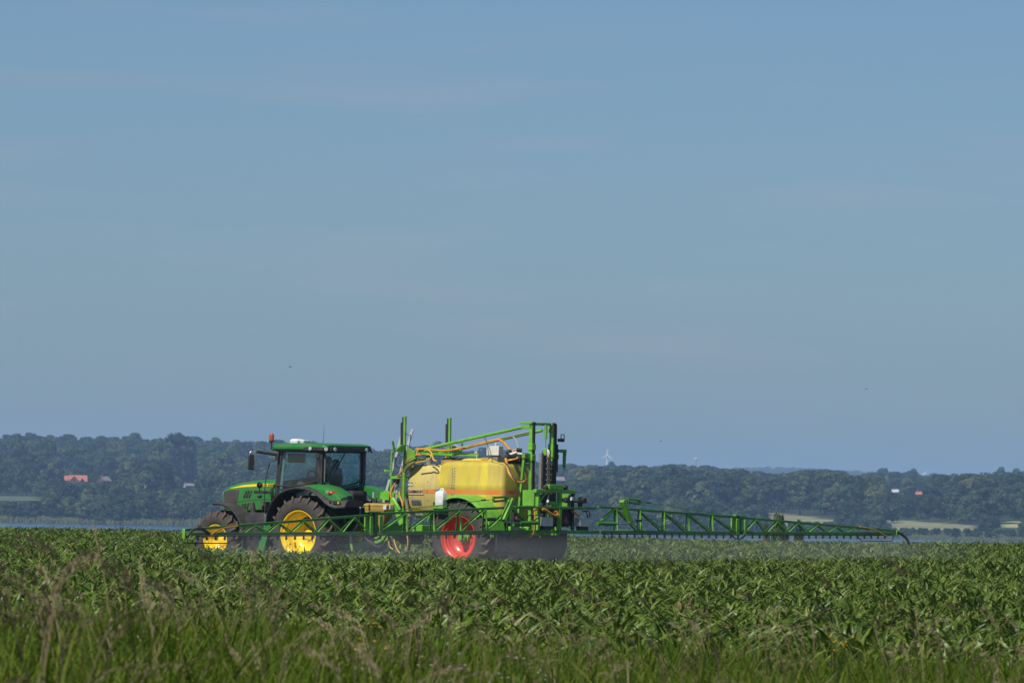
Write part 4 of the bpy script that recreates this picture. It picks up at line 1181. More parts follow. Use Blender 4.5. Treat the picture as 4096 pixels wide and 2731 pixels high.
# driver ---------------------------------------------------------
def driver():
    J = [ # joint, radius
        ((0.12, 0, 2.02), 0.155), ((0.08, 0, 2.22), 0.145), ((0.06, 0, 2.42), 0.165), ((0.07, 0, 2.53), 0.10), ((0.085, 0, 2.60), 0.058), ((0.10, 0, 2.70), 0.088), ((0.10, 0, 2.79), 0.085),
        ((0.07, 0.19, 2.46), 0.070), ((0.20, 0.26, 2.22), 0.050), ((0.44, 0.19, 2.31), 0.036), ((0.53, 0.17, 2.35), 0.036),
        ((0.07, -0.19, 2.46), 0.070), ((0.18, -0.27, 2.22), 0.050), ((0.42, -0.20, 2.31), 0.036), ((0.53, -0.17, 2.35), 0.036),
        ((0.18, 0.11, 2.01), 0.090), ((0.56, 0.15, 1.98), 0.068), ((0.62, 0.15, 1.62), 0.050), ((0.64, 0.15, 1.48), 0.045), ((0.78, 0.15, 1.47), 0.040),
        ((0.18, -0.11, 2.01), 0.090), ((0.56, -0.15, 1.98), 0.068), ((0.62, -0.15, 1.62), 0.050), ((0.64, -0.15, 1.48), 0.045), ((0.78, -0.15, 1.47), 0.040)]
    E_ = [(0, 1), (1, 2), (2, 3), (3, 4), (4, 5), (5, 6), (2, 7), (7, 8), (8, 9), (9, 10), (2, 11), (11, 12), (12, 13), (13, 14), (0, 15), (15, 16), (16, 17), (17, 18), (18, 19), (0, 20), (20, 21), (21, 22), (22, 23), (23, 24)]
    # five fingers on each hand, bent round the rim of the steering wheel
    for hand, s in ((10, 1), (14, -1)):
        hx, hy, hz = J[hand][0]
        for f in range(5):
            b = len(J)
            if f < 4:
                yo = s*(0.026-0.018*f)
                ln = (0.040, 0.046, 0.043, 0.034)[f]
                J += [((hx+0.030, hy+yo, hz+0.012), 0.0095), ((hx+0.030+ln, hy+yo, hz+0.008), 0.009), ((hx+0.025+ln, hy+yo, hz-0.030), 0.0085)]
            else:
                J += [((hx+0.005, hy-s*0.036, hz+0.0), 0.011), ((hx+0.028, hy-s*0.048, hz-0.014), 0.010), ((hx+0.045, hy-s*0.045, hz-0.026), 0.009)]
            E_ += [(hand, b), (b, b+1), (b+1, b+2)]
    me = bpy.data.meshes.new('body')
    me.from_pydata([j[0] for j in J], E_, [])
    o = bpy.data.objects.new('person_rig', me); COL.objects.link(o)
    sk = o.modifiers.new('skin', 'SKIN')
    for i, j in enumerate(J):
        sv = me.skin_vertices[0].data[i]
        sv.radius = (j[1], j[1]); sv.use_root = (i == 0)
    ss = o.modifiers.new('sub', 'SUBSURF'); ss.levels = 1; ss.render_levels = 1
    dg = bpy.context.evaluated_depsgraph_get()
    bm_ = bpy.data.meshes.new_from_object(o.evaluated_get(dg))
    bpy.data.objects.remove(o)
    bm_.name = 'body'
    bm_.materials.clear()
    for k in ('cloth', 'skin', 'trouser'): bm_.materials.append(M_[k])
    mi = []
    for p in bm_.polygons:
        c = p.center
        mi.append(1 if (c.z > 2.575 or c.x > 0.46 and c.z > 2.2 and abs(c.y) > 0.1) else (2 if c.z < 2.06 else 0))
    bm_.polygons.foreach_set('material_index', mi)
    bm_.polygons.foreach_set('use_smooth', [True]*len(bm_.polygons))
    e = empty('person', O+Vector((0, 0, 0)), MROT)
    tag(e, 'driver in dark blue work clothes and cap sitting in the tractor cab', 'person')
    b = bpy.data.objects.new('body', bm_); COL.objects.link(b); b.parent = e
    part('face', MB().ball((0.175, 0, 2.725), 0.020, (1.1, 0.7, 1.4)).ball((0.165, 0.035, 2.755), 0.012).ball((0.165, -0.035, 2.755), 0.012).ball((0.168, 0, 2.680), 0.014, (0.6, 1.8, 0.5)).ball((0.10, 0.088, 2.735), 0.024, (0.7, 0.4, 1.2)).ball((0.10, -0.088, 2.735), 0.024, (0.7, 0.4, 1.2)), 'skin', e)
    part('hair', MB().ball((0.075, 0, 2.755), 0.096, (1, 0.95, 1.0)), 'tread', e)
    part('cap', MB().ball((0.095, 0, 2.80), 0.105, (1.05, 0.98, 0.72)).loft([[(0.17, -0.07, 2.80), (0.17, 0.07, 2.80), (0.17, 0.07, 2.808), (0.17, -0.07, 2.808)], [(0.27, -0.05, 2.785), (0.27, 0.05, 2.785), (0.27, 0.05, 2.792), (0.27, -0.05, 2.792)]]), 'cap', e)
driver()

# ================================================================== FIELD SPRAYER
OFF = (-5.1, 0, 0)
SP = empty('field_sprayer', mworld((-5.1, 0, 0)), MROT)
tag(SP, 'trailed green crop sprayer with big yellow tank, red wheels and wide folded-out boom', 'sprayer')
wheel('spray', SP, -5.1, 1.20, 0.925, 1, 0.1, 10, 0.36, 'sgreen')
wheel('spray', SP, -5.1, -1.20, 0.925, -1, 0.2, 10, 0.36, 'sgreen')
part('axle', MB().tube([(-5.1, -0.9, 0.925), (-5.1, 0.9, 0.925)], 0.09, 10).box(-5.35, -4.85, -0.45, 0.45, 0.80, 1.05), 'dark', SP, 0.01)
part('chassis', MB().box(-6.95, -2.55, 0.30, 0.42, 1.02, 1.22).box(-6.95, -2.55, -0.42, -0.30, 1.02, 1.22).box(-3.4, -3.2, -0.42, 0.42, 1.02, 1.20).box(-6.6, -6.4, -0.9, 0.9, 1.04, 1.20).box(-3.7, -3.5, -0.85, 0.85, 1.06, 1.22), 'sgreen', SP, 0.012)
part('drawbar', MB().loft([[(-2.6, -0.40, 0.95), (-2.6, 0.40, 0.95), (-2.6, 0.40, 1.20), (-2.6, -0.40, 1.20)], [(-1.7, -0.12, 0.72), (-1.7, 0.12, 0.72), (-1.7, 0.12, 0.92), (-1.7, -0.12, 0.92)], [(-0.85, -0.06, 0.58), (-0.85, 0.06, 0.58), (-0.85, 0.06, 0.72), (-0.85, -0.06, 0.72)]]), 'sgreen', SP, 0.01)
part('side_frame', MB().bar((-2.2, 0.42, 1.12), (-3.3, 0.55, 1.12), 0.08, 0.22).bar((-2.2, -0.42, 1.12), (-3.3, -0.55, 1.12), 0.08, 0.22), 'sgreen', SP, 0.01)
part('support_leg', MB().tube([(-2.35, 0.45, 1.15), (-2.35, 0.45, 0.35)], 0.05, 8).box(-2.47, -2.23, 0.33, 0.57, 0.30, 0.36), 'sgreen', SP)
part('pump', MB().tube([(-2.75, -0.2, 0.9), (-2.75, 0.45, 0.9)], 0.17, 14).box(-2.95, -2.55, -0.1, 0.3, 0.75, 1.05), 'dark', SP, 0.02)

# tanks -----------------------------------------------------------
def trect(x0, x1, y, z, r, n=5): return rrect(min(x0, x1), max(x0, x1), y, z, r, n)
TS, TY = 0.445, -0.55                                       # the tanks stand between the wheels: offset from the wheel plane
MAIN = [(1.28, -4.55, -6.30, 0.90, 0.12), (1.40, -4.48, -6.42, 1.08, 0.12), (1.66, -4.45, -6.49, 1.17, 0.11), (1.97, -4.45, -6.50, 1.20, 0.11), (2.10, -4.45, -6.50, 1.20, 0.11), (2.13, -4.45, -6.50, 1.212, 0.11),
        (2.22, -4.45, -6.50, 1.212, 0.11), (2.25, -4.45, -6.50, 1.20, 0.11), (2.62, -4.47, -6.49, 1.185, 0.11), (2.69, -4.50, -6.47, 1.165, 0.11), (2.73, -4.54, -6.43, 1.11, 0.11), (2.76, -4.62, -6.36, 1.0, 0.11), (2.79, -4.75, -6.25, 0.88, 0.13)]
MAIN = [(z, a+TS, b+TS, y+TY, r) for z, a, b, y, r in MAIN]
TANK = part('tank', MB().loft([trect(a, b, y, z, r) for z, a, b, y, r in MAIN]), 'tank', SP, label='large translucent yellow main tank', angle=32)
part('tank_dome', MB().loft([trect(-4.86, -6.05, 0.72, 2.785, 0.2), trect(-4.95, -5.95, 0.66, 2.835, 0.2), trect(-5.05, -5.85, 0.55, 2.855, 0.2)]), 'tank', TANK, angle=32).location = (TS, 0, 0)
TANK_DOME = [o for o in TANK.children if o.name.startswith('tank_dome')][0]
TANK_DOME.scale = (1, 0.55, 1)
FRONT = [(1.38, 0.99), (1.47, 1.10), (1.72, 1.22), (1.98, 1.275), (2.14, 1.28), (2.28, 1.27), (2.58, 1.185), (2.645, 1.155), (2.672, 1.12), (2.685, 1.04)]
def fring(z, out=0.0):
    """plan of the front tank: rounded front corners, rear corners cut off"""
    Y = float(np.interp(z, [p[0] for p in FRONT], [p[1] for p in FRONT]))+TY+out
    k = 0.0 if z < 2.66 else (z-2.66)*1.6
    xf, xr = -3.55+TS+out-k, -4.62+TS
    xc = -4.40+TS+(0.10*(z-2.28)/0.4 if z > 2.28 else 0)
    if z < 1.5: xf -= (1.5-z)*0.5
    half = [(xr, Y-0.22), (xr+0.010, Y-0.20), (xc-0.015, Y-0.035), (xc+0.005, Y-0.010), (xc+0.03, Y), (xf-0.05, Y), (xf-0.022, Y-0.006), (xf-0.006, Y-0.022), (xf, Y-0.05)]
    return [(x, y, z) for x, y in half]+[(x, -y, z) for x, y in reversed(half)]
FT = part('rinse_tank', MB().loft([fring(z) for z, y in FRONT]), 'ftank', SP, label='dusty yellow front tank with maker lettering', angle=28)
def band(spec, z0, z1, out):
    def at(z):
        zz = [s[0] for s in spec]
        return [float(np.interp(z, zz, [s[i] for s in spec])) for i in range(1, 5)]
    rings = []
    for z in (z0, (z0+z1)/2, z1):
        a, b, y, r = at(z)
        rings.append(trect(a+out, b-out, y+out, z, r+out))
    return MB().loft(rings, cap=False)
part('stripe', band(MAIN, 1.985, 2.088, 0.004), 'orange_stripe', TANK)
part('stripe', MB().loft([fring(z, 0.004) for z in (1.985, 2.035, 2.085)], cap=False), 'orange_stripe', FT)
def shifted(o):
    o.location = (o.location.x+TS, o.location.y+TY, o.location.z)
    return o
shifted(part('name_panel', MB().add([(-3.565, 1.2850, 1.955), (-4.07, 1.2850, 1.955), (-4.07, 1.2890, 2.105), (-3.565, 1.2890, 2.105)], [(0, 1, 2, 3)]), 'pale_decal', FT))
shifted(part('lettering', text_mb('DAMMANN', 0.115, (-3.575, 1.988), 1.290, shear=0.25, bold=0.0016, width=0.485), 'decal_black', FT))
shifted(part('name_plate', MB().add([(-3.66, 1.228, 1.715), (-3.97, 1.228, 1.715), (-3.97, 1.250, 1.825), (-3.66, 1.250, 1.825)], [(0, 1, 2, 3)]), 'decal_grey', FT))
shifted(part('lettering', text_mb('Profi-Class', 0.082, (-3.675, 1.745), 1.254, width=0.28), 'decal_black', FT))
for i in range(3):                                          # yellow warning signs, white notices
    for j in range(2):
        x = -3.645-i*0.085; z = 1.615-j*0.075
        y = float(np.interp(z, [1.47, 1.72], [1.10, 1.22]))+0.010
        w = shifted(part('warning_sign', MB().add([(x, y-0.016, z-0.034), (x-0.078, y-0.016, z-0.034), (x-0.078, y+0.018, z+0.034), (x, y+0.018, z+0.034)], [(0, 1, 2, 3)]), 'decal_yellow', FT))
        part('symbol', MB().add([(x-0.015, y-0.004, z-0.02), (x-0.062, y-0.004, z-0.02), (x-0.039, y+0.017, z+0.022)], [(0, 1, 2)]), 'decal_black', w)
for x in (-3.68, -3.81):
    shifted(part('notice', MB().add([(x, 1.095, 1.445), (x-0.115, 1.095, 1.445), (x-0.115, 1.140, 1.515), (x, 1.140, 1.515)], [(0, 1, 2, 3)]), 'white', FT))
for x, m in ((-3.60, 'decal_blue'), (-3.685, 'decal_green')):
    d = shifted(part('round_sticker', MB().add([(x+0.036*math.cos(a), 1.285, 2.20+0.055*math.sin(a)) for a in np.linspace(0, 2*math.pi, 17)[:-1]], [tuple(range(16))]), m, FT))
    part('sticker_band', MB().box(x-0.034, x+0.034, 1.286, 1.288, 2.178, 2.212), 'white', d)
mk = MB()                                                   # litre scale on the main tank
for i in range(34):
    z = 1.86+i*0.0225
    y = float(np.interp(z, [m[0] for m in MAIN], [m[3] for m in MAIN]))+0.004-TY
    mk.box(-4.905-0.02, -4.905+0.012*(1 if i % 4 else 2), y-0.002, y+0.001, z-0.0035, z+0.0035)
    if i % 3 == 0: mk.box(-4.99, -4.955, y-0.002, y+0.001, z-0.013, z+0.013)
shifted(part('litre_scale', mk, 'decal_grey', TANK))
for i, (z, t) in enumerate(((2.25, '-1'), (2.02, '-2'), (1.80, '-3'), (1.56, '-4'))):
    shifted(part('litre_mark', text_mb(t, 0.07, (-4.16, z), (1.284, 1.290, 1.245, 1.155)[i]), 'grey', FT))
cap4 = text_mb('4000 Ltr', 0.085, (0, 0), 0)
cap4.v = [(-6.506+TS, 0.44+v[0]*0.8, 2.012+v[2]) for v in cap4.v]
part('lettering', cap4, 'decal_black', TANK)
# lids and fittings on top
flm = MB().lathe([(0, 2.885), (0.20, 2.885), (0.27, 2.865), (0.30, 2.83), (0.30, 2.78)], 26)
flm.v = [(-4.15+x, 0.20-z, y-0.02) for x, y, z in flm.v]
part('filler_lid', flm, 'black', SP)
part('filler_neck', MB().tube([(-4.15, 0.20, 2.60), (-4.15, 0.20, 2.80)], 0.33, 24), 'hopper', SP)
part('cap', MB().tube([(-3.97, 0.28, 2.87), (-3.97, 0.28, 2.915)], 0.055, 14), 'decal_yellow', SP)
part('lid_bracket', MB().box(-3.95, -3.60, -0.05, 0.45, 2.90, 2.96).tube([(-4.05, 0.30, 2.85), (-4.05, 0.30, 3.06)], 0.03, 8).ball((-4.05, 0.3, 3.08), 0.05, (1.4, 1.4, 0.6)), 'sgreen', SP, 0.01)
def inward(o, d=0.40):
    o.location = (o.location.x+0.81*d, o.location.y-d, o.location.z)
    return o
inward(part('tank_valve', MB().tube([(-3.88, 0.85, 2.68), (-3.88, 0.85, 2.78)], 0.075, 12).tube([(-3.88, 0.85, 2.78), (-3.88, 0.85, 2.90)], 0.035, 10).tube([(-3.80, 0.85, 2.88), (-3.97, 0.85, 2.88)], 0.028, 8).box(-4.20, -3.75, 0.72, 0.98, 2.675, 2.70), 'grey', SP))
inward(part('level_sensor', MB().tube([(-4.97, 0.35, 2.84), (-4.97, 0.35, 2.97)], 0.014, 6).box(-5.0, -4.92, 0.31, 0.38, 2.97, 3.03), 'alu', SP), 0.2)

# canister in its holder -----------------------------------------
def canister():
    e = empty('canister', mworld((-4.66, 1.30, 1.66)), MROT)
    tag(e, 'white plastic canister with blue cap standing beside the sprayer mudguard', 'canister')
    me = MB().loft([rrect(-0.115, 0.115, 0.085, 0.0, 0.03), rrect(-0.125, 0.125, 0.095, 0.02, 0.03), rrect(-0.125, 0.125, 0.095, 0.34, 0.03), rrect(-0.11, 0.11, 0.085, 0.37, 0.04), rrect(-0.10, -0.0, 0.05, 0.40, 0.02)])
    def lp(name, mb, m, par):
        o = bpy.data.objects.new(name, mb.mesh(name, M_[m])); COL.objects.link(o); o.parent = par; return o
    b = lp('body', me, 'white', e)
    lp('handle', MB().tube(smooth_path([(-0.08, 0, 0.37), (-0.06, 0, 0.435), (0.0, 0, 0.44), (0.04, 0, 0.38)]), 0.018, 7), 'white', e)
    lp('cap', MB().tube([(0.085, 0.02, 0.36), (0.10, 0.02, 0.42)], 0.036, 12), 'blue', e)
    lp('panel', MB().box(-0.09, 0.0, 0.095, 0.099, 0.10, 0.27), 'white', b)
canister()
part('canister_shelf', MB().box(-4.82, -4.50, 1.16, 1.42, 1.63, 1.655).box(-4.505, -4.495, 1.16, 1.42, 1.60, 1.78).box(-4.82, -4.50, 1.415, 1.425, 1.62, 1.70), 'sgreen', SP, 0.004)

# mudguards ------------------------------------------------------
for sgn in (1, -1):
    R, cx, cz = 1.045, -5.12, 0.92
    rings = []
    for i in range(23):
        a = math.radians(152-170*i/22) if False else math.radians(28-0)+0
        a = math.radians(24+(151-24)*i/22)
        x = cx+R*math.cos(a); z = cz+R*math.sin(a)
        c, s = math.cos(a), math.sin(a)
        ring = [(0.62, 0.0), (1.16, 0.0), (1.23, -0.012), (1.275, -0.05), (1.28, -0.075), (1.265, -0.075), (1.22, -0.035), (0.62, -0.025)]
        rings.append([(cx+(R+dr)*c, sgn*y, cz+(R+dr)*s) for y, dr in ring])
    # straight flaps down front and rear
    part('mudguard', MB().loft(rings), 'sgreen', SP, label='round green mudguard over red wheel')
    part('flap', MB().loft([[(-6.06, sgn*0.66, 1.34), (-6.06, sgn*1.24, 1.34), (-6.10, sgn*1.24, 1.34), (-6.10, sgn*0.66, 1.34)], [(-6.16, sgn*0.66, 0.95), (-6.16, sgn*1.24, 0.95), (-6.185, sgn*1.24, 0.95), (-6.185, sgn*0.66, 0.95)]]), 'sgreen', SP, 0.006)
part('splash_flap', MB().box(-6.24, -6.215, 0.72, 1.10, 0.62, 1.05), 'fender', SP, 0.004)
fl = MB().loft([[(-6.24+dx, y, z) for y, z in ((-0.62, 0.28), (-1.10, 0.30), (-1.40, 0.42), (-1.58, 0.62), (-1.64, 0.80), (-1.64, 1.06), (-0.62, 1.06))] for dx in (0, 0.025)])  # flap made extra wide and black, standing in for the dark far wheel
part('splash_flap', fl, 'interior', SP, 0.004)

# boom rest posts and platform rails at the front -----------------
for sgn in (1, -1):
    p = part('rest_post', MB().box(-3.14, -3.085, sgn*0.86-0.03, sgn*0.86+0.03, 1.20, 3.86), 'sgreen', SP, 0.008)
    part('rest_pad', MB().box(-3.085, -3.04, sgn*0.86-0.03, sgn*0.86+0.03, 3.08, 3.84).box(-3.075, -2.99, sgn*0.86-0.025, sgn*0.86+0.025, 3.1, 3.7), 'black', p, 0.006)
    w = MB().prism([(0.0, 0.0), (0.0, 0.16), (0.16, 0.16), (0.36, 0.03), (0.36, 0.0)], -0.03, 0.03)
    w.v = [(-3.14+0.0*v[0]+v[1], sgn*(0.88+v[0]), 3.0+v[2]) for v in w.v]
    part('rest_bracket', w, 'sgreen', p, 0.006)
    part('rest_tip', MB().bar((-3.14, sgn*1.27, 2.99), (-3.12, sgn*1.33, 3.24), 0.07, 0.02, up=(1, 0, 0)), 'sgreen', p)
part('post_crossbeam', MB().box(-3.18, -3.10, -0.86, 0.86, 2.93, 3.02).box(-3.19, -3.11, -0.86, 0.86, 2.55, 2.62), 'sgreen', SP, 0.01)
part('post_gusset', MB().prism([(-3.19, 3.10), (-3.42, 3.0), (-3.45, 2.82), (-3.19, 2.72)], 0.80, 0.86), 'sgreen', SP, 0.006)
def rail(ptsx, r=0.026):
    return part('platform_rail', MB().tube(smooth_path(ptsx, 5), r, 8), 'sgreen', SP)
rail([(-2.50, 0.62, 1.35), (-2.50, 0.62, 2.85), (-2.53, 0.62, 2.97), (-2.66, 0.62, 3.02), (-2.95, 0.62, 3.02)])
rail([(-2.50, -0.10, 2.50), (-2.50, -0.10, 2.85), (-2.53, -0.10, 2.95), (-2.66, -0.10, 3.0), (-2.95, -0.10, 3.0)])
rail([(-2.95, 0.62, 1.6), (-2.95, 0.62, 2.93)])
rail([(-2.95, -0.2, 2.3), (-2.95, -0.2, 2.93)])
part('platform_bar', MB().bar((-2.50, 0.62, 2.36), (-3.05, 0.62, 2.36), 0.03, 0.065).bar((-2.40, 0.64, 1.93), (-3.05, 0.64, 1.93), 0.04, 0.14), 'sgreen', SP, 0.008)
part('platform', MB().box(-3.35, -2.55, -0.85, 0.60, 1.86, 1.90), 'dark', SP, 0.005)
part('side_plate', MB().prism([(-2.22, 1.98), (-2.40, 2.05), (-2.52, 2.0), (-2.50, 1.80), (-2.20, 1.83)], 0.66, 0.70), 'sgreen', SP, 0.006)
part('hook_plate', MB().box(-2.36, -2.28, 0.60, 0.64, 2.50, 2.56).box(-2.46, -2.30, 0.61, 0.63, 2.515, 2.545), 'sgreen', SP)
part('diagonal_strut', MB().bar((-2.86, 0.98, 1.84), (-3.18, 0.98, 1.22), 0.07, 0.15).tube([(-2.90, 1.02, 1.86), (-3.14, 1.02, 1.55)], 0.045, 10), 'sgreen', SP, 0.01)
LAD = part('ladder', MB(), 'alu', SP) if False else None
lad_t, lad_b = Vector((-2.74, 0.30, 3.55)), Vector((-2.14, 0.30, 1.75))
lm = MB()
for dy in (-0.17, 0.17):
    lm.bar(lad_t+Vector((0, dy, 0)), lad_b+Vector((0, dy, 0)), 0.03, 0.075, up=(1, 0, 0))
LAD = part('ladder', lm, 'alu', SP, 0.004, label='grey aluminium access ladder folded up')
for i in range(7):
    t = (i+0.5)/7
    p = lad_t+(lad_b-lad_t)*t
    part('rung', MB().tube([p+Vector((0, -0.16, 0)), p+Vector((0, 0.16, 0))], 0.016, 6), 'alu', LAD)
part('ladder_cap', MB().bar(lad_t+Vector((0.0, 0.17, 0.0)), lad_t+Vector((-0.02, 0.17, 0.06)), 0.06, 0.12, up=(1, 0, 0)), 'white', LAD)
part('measuring_funnel', MB().tube([(-2.70, 0.66, 2.33), (-2.70, 0.66, 2.27), (-2.70, 0.66, 2.20)], [0.085, 0.075, 0.05], 14), 'black', SP)
part('measuring_tube', MB().tube([(-2.70, 0.66, 2.20), (-2.71, 0.66, 1.98)], 0.042, 12).tube([(-2.71, 0.66, 1.98), (-2.71, 0.66, 1.75)], [0.03, 0.018], 10), 'alu', SP)
# induction hopper
HP = part('induction_hopper', MB().loft([rrect(-2.90, -2.22, 0.20, 1.50, 0.06), rrect(-2.93, -2.19, 0.22, 1.53, 0.06), rrect(-2.94, -2.18, 0.23, 1.66, 0.06)]).loft([rrect(-2.86, -2.28, 0.17, 1.50, 0.06), rrect(-2.70, -2.50, 0.08, 1.24, 0.04), rrect(-2.66, -2.54, 0.05, 1.10, 0.03)]), 'hopper', SP, label='ochre chemical hopper with lid and funnel')
HP.location = (0, 1.05, 0)
lid = part('hopper_lid', MB().loft([rrect(-2.95, -2.17, 0.24, 1.662, 0.06), rrect(-2.95, -2.17, 0.24, 1.70, 0.06), rrect(-2.90, -2.22, 0.20, 1.725, 0.06)]), 'hopper', HP)
part('latch', MB().box(-2.40, -2.36, 0.225, 0.25, 1.55, 1.70), 'black', HP, 0.004)
part('switch_box', MB().box(-2.97, -2.94, 0.02, 0.16, 1.58, 1.69).box(-2.94, -2.84, 0.23, 0.27, 1.57, 1.68), 'offwhite', HP, 0.006)
part('hopper_valve', MB().tube([(-2.60, 0, 1.12), (-2.60, 0, 0.98)], 0.045, 10).tube([(-2.60, 0, 1.0), (-2.66, 0.1, 1.02)], 0.03, 8), 'grey', HP)

# hoses -----------------------------------------------------------
def hose(ptsx, r, m, name='hose', par=None):
    return part(name, MB().tube(smooth_path(ptsx, 6), r, 9), m, par or SP)
hose([T(8, 1130, 1150, 0.58), T(8, 1000, 1190, 0.74), T(8, 850, 1270, 0.82), T(8, 740, 1370, 0.84), T(8, 690, 1460, 0.84), T(10, 370, 480, 0.84), T(10, 355, 700, 0.84), T(10, 350, 900, 0.84), T(10, 390, 1000, 0.84), T(10, 440, 1110, 0.83), T(10, 480, 1330, 0.88), T(5, 1400, 640, 0.95)], 0.047, 'hose_olive', 'suction_hose')
hose([T(5, 1410, 640, 0.95), T(5, 1385, 780, 1.0), T(5, 1375, 980, 1.10), T(5, 1395, 1200, 1.08), T(5, 1380, 1400, 1.05)], 0.040, 'hose_black', 'suction_hose')
hose([T(5, 1365, 700, 1.18), T(5, 1335, 840, 1.18), T(5, 1330, 1000, 1.18), T(5, 1360, 1180, 1.16), T(5, 1350, 1330, 1.14), T(5, 1315, 1430, 1.12)], 0.018, 'hose_yellow')
hose([T(5, 900, 1060, 0.95), T(5, 960, 1090, 0.98), T(5, 1020, 1230, 1.0), T(5, 1050, 1390, 1.0), T(5, 1110, 1480, 1.0)], 0.032, 'hose_black')
hose([T(5, 1035, 1150, 1.05), T(5, 1060, 1270, 1.05), T(5, 1110, 1400, 1.05), T(5, 1175, 1480, 1.05)], 0.018, 'hose_yellow')
hose([T(5, 905, 1190, 0.9), T(5, 925, 1300, 0.9), T(5, 970, 1360, 0.9), T(5, 1020, 1385, 0.9)], 0.016, 'hose_yellow')
hose([T(5, 330, 1090, 0.5), T(5, 430, 1190, 0.55), T(5, 560, 1290, 0.6), T(5, 680, 1325, 0.65), T(5, 780, 1280, 0.65), T(5, 830, 1225, 0.65)], 0.026, 'hose_black', 'hydraulic_hose')
hose([T(5, 320, 1060, 0.4), T(5, 470, 1180, 0.45), T(5, 600, 1260, 0.5), T(5, 760, 1200, 0.55), T(5, 850, 1080, 0.6)], 0.022, 'hose_black', 'hydraulic_hose')
# orange hoses at the front post
hose([T(10, 190, 660, 0.75), T(10, 120, 760, 0.78), T(10, 82, 880, 0.80), T(10, 92, 1010, 0.80), T(10, 135, 1140, 0.80)], 0.026, 'hose_orange')
hose([T(8, 1170, 950, 0.55), T(8, 1240, 935, 0.55), T(8, 1310, 980, 0.58), T(8, 1350, 1080, 0.6), T(8, 1380, 1170, 0.62), T(8, 1450, 1190, 0.65)], 0.020, 'hose_yellow')
hose([T(8, 1030, 915, 0.6), T(8, 990, 970, 0.65), T(8, 975, 1080, 0.7), T(8, 975, 1160, 0.75)], 0.020, 'hose_orange')
hose([T(8, 1100, 1050, 0.8), T(8, 980, 1050, 0.82), T(8, 850, 1110, 0.85), T(8, 740, 1220, 0.85), T(8, 690, 1370, 0.8), T(10, 300, 430, 0.7), T(10, 230, 520, 0.6)], 0.021, 'hose_orange')
hose([T(8, 860, 1000, 0.7), T(8, 790, 1110, 0.72), T(8, 710, 1240, 0.74), T(8, 650, 1390, 0.7), T(8, 540, 1550, 0.6), T(10, 220, 530, 0.55)], 0.024, 'hose_orange')
hose([T(8, 1200, 1190, 0.9), T(8, 1290, 1140, 0.9), T(8, 1320, 1090, 0.9), T(8, 1290, 1050, 0.88), T(8, 1220, 1050, 0.85)], 0.018, 'hose_yellow')
hose([T(8, 1200, 1195, 0.9), T(8, 1080, 1210, 0.9), T(8, 960, 1240, 0.9)], 0.018, 'hose_yellow')
hose([T(10, 280, 840, 0.9), T(10, 290, 960, 0.92), T(10, 340, 1100, 0.95), T(10, 360, 1200, 0.97)], 0.022, 'hose_orange')
# along the upper arms
hose([T(8, 960, 920, 0.45), T(8, 1200, 915, 0.45), T(8, 1500, 945, 0.42), T(8, 1750, 945, 0.40), T(8, 1930, 910, 0.36), T(8, 2100, 900, 0.2), T(9, 30, 850, 0.0), T(9, 300, 780, -0.2), T(9, 640, 700, -0.3), T(9, 740, 720, -0.3), T(9, 860, 830, -0.2), T(9, 960, 970, 0.0)], 0.030, 'hose_orange')
hose([T(8, 1650, 910, -0.3), T(8, 1720, 840, -0.3), T(8, 1870, 815, -0.33), T(8, 1960, 870, -0.35), T(8, 2150, 870, -0.36), T(9, 60, 800, -0.37), T(9, 400, 720, -0.37), T(9, 900, 620, -0.37), T(9, 1410, 500, -0.37)], 0.022, 'hose_grey')
hose([T(9, 1010, 620, -0.3), T(9, 1070, 690, -0.25), T(9, 1110, 790, -0.2), T(9, 1145, 900, -0.1)], 0.020, 'hose_grey')
hose([T(9, 270, 610, 0.37), T(9, 340, 640, 0.4), T(9, 390, 750, 0.45), T(9, 420, 900, 0.5), T(9, 450, 1060, 0.55), T(9, 620, 1180, 0.6), T(9, 740, 1190, 0.65)], 0.011, 'hose_black', 'cable')
hose([T(9, 840, 1140, 0.8), T(9, 870, 1300, 0.9), T(9, 920, 1470, 1.0), T(11, 410, 530, 1.0), T(11, 500, 610, 0.95), T(11, 620, 635, 0.85), T(11, 710, 615, 0.75), T(11, 760, 560, 0.65)], 0.034, 'hose_orange')
hose([T(9, 760, 1190, 0.85), T(9, 880, 1290, 0.95), T(9, 960, 1480, 1.04), T(11, 430, 520, 1.04), T(11, 560, 595, 0.98), T(11, 690, 570, 0.82), T(11, 760, 470, 0.65)], 0.014, 'hose_black', 'cable')
hose([T(9, 890, 1180, 0.75), T(9, 1000, 1160, 0.7), T(9, 1100, 1140, 0.6), T(9, 1120, 1110, 0.55)], 0.024, 'hose_orange')
hose([T(9, 970, 1000, 0.3), T(9, 1030, 950, 0.25), T(9, 1100, 925, 0.2)], 0.030, 'hose_orange')
part('valve_manifold', MB().tube([T(9, 880, 980, 0.4), T(9, 950, 990, 0.4)], 0.06, 10).tube([T(9, 1090, 930, 0.2), T(9, 1220, 945, 0.1)], 0.05, 10).tube([T(9, 860, 1100, 0.6), T(9, 930, 1080, 0.6)], 0.06, 10), 'black', SP)
part('valve_tube', MB().tube([T(9, 920, 1050, 0.45), T(9, 1090, 990, 0.3)], 0.035, 10).tube([T(9, 1120, 1020, 0.2), T(9, 1240, 1030, 0.2)], 0.02, 8), 'white', SP)
part('valve_block', MB().box(-6.00, -5.70, -0.15, 0.45, 2.77, 2.90).box(-6.05, -5.75, -0.35, 0.0, 2.77, 3.00), 'black', SP, 0.01)
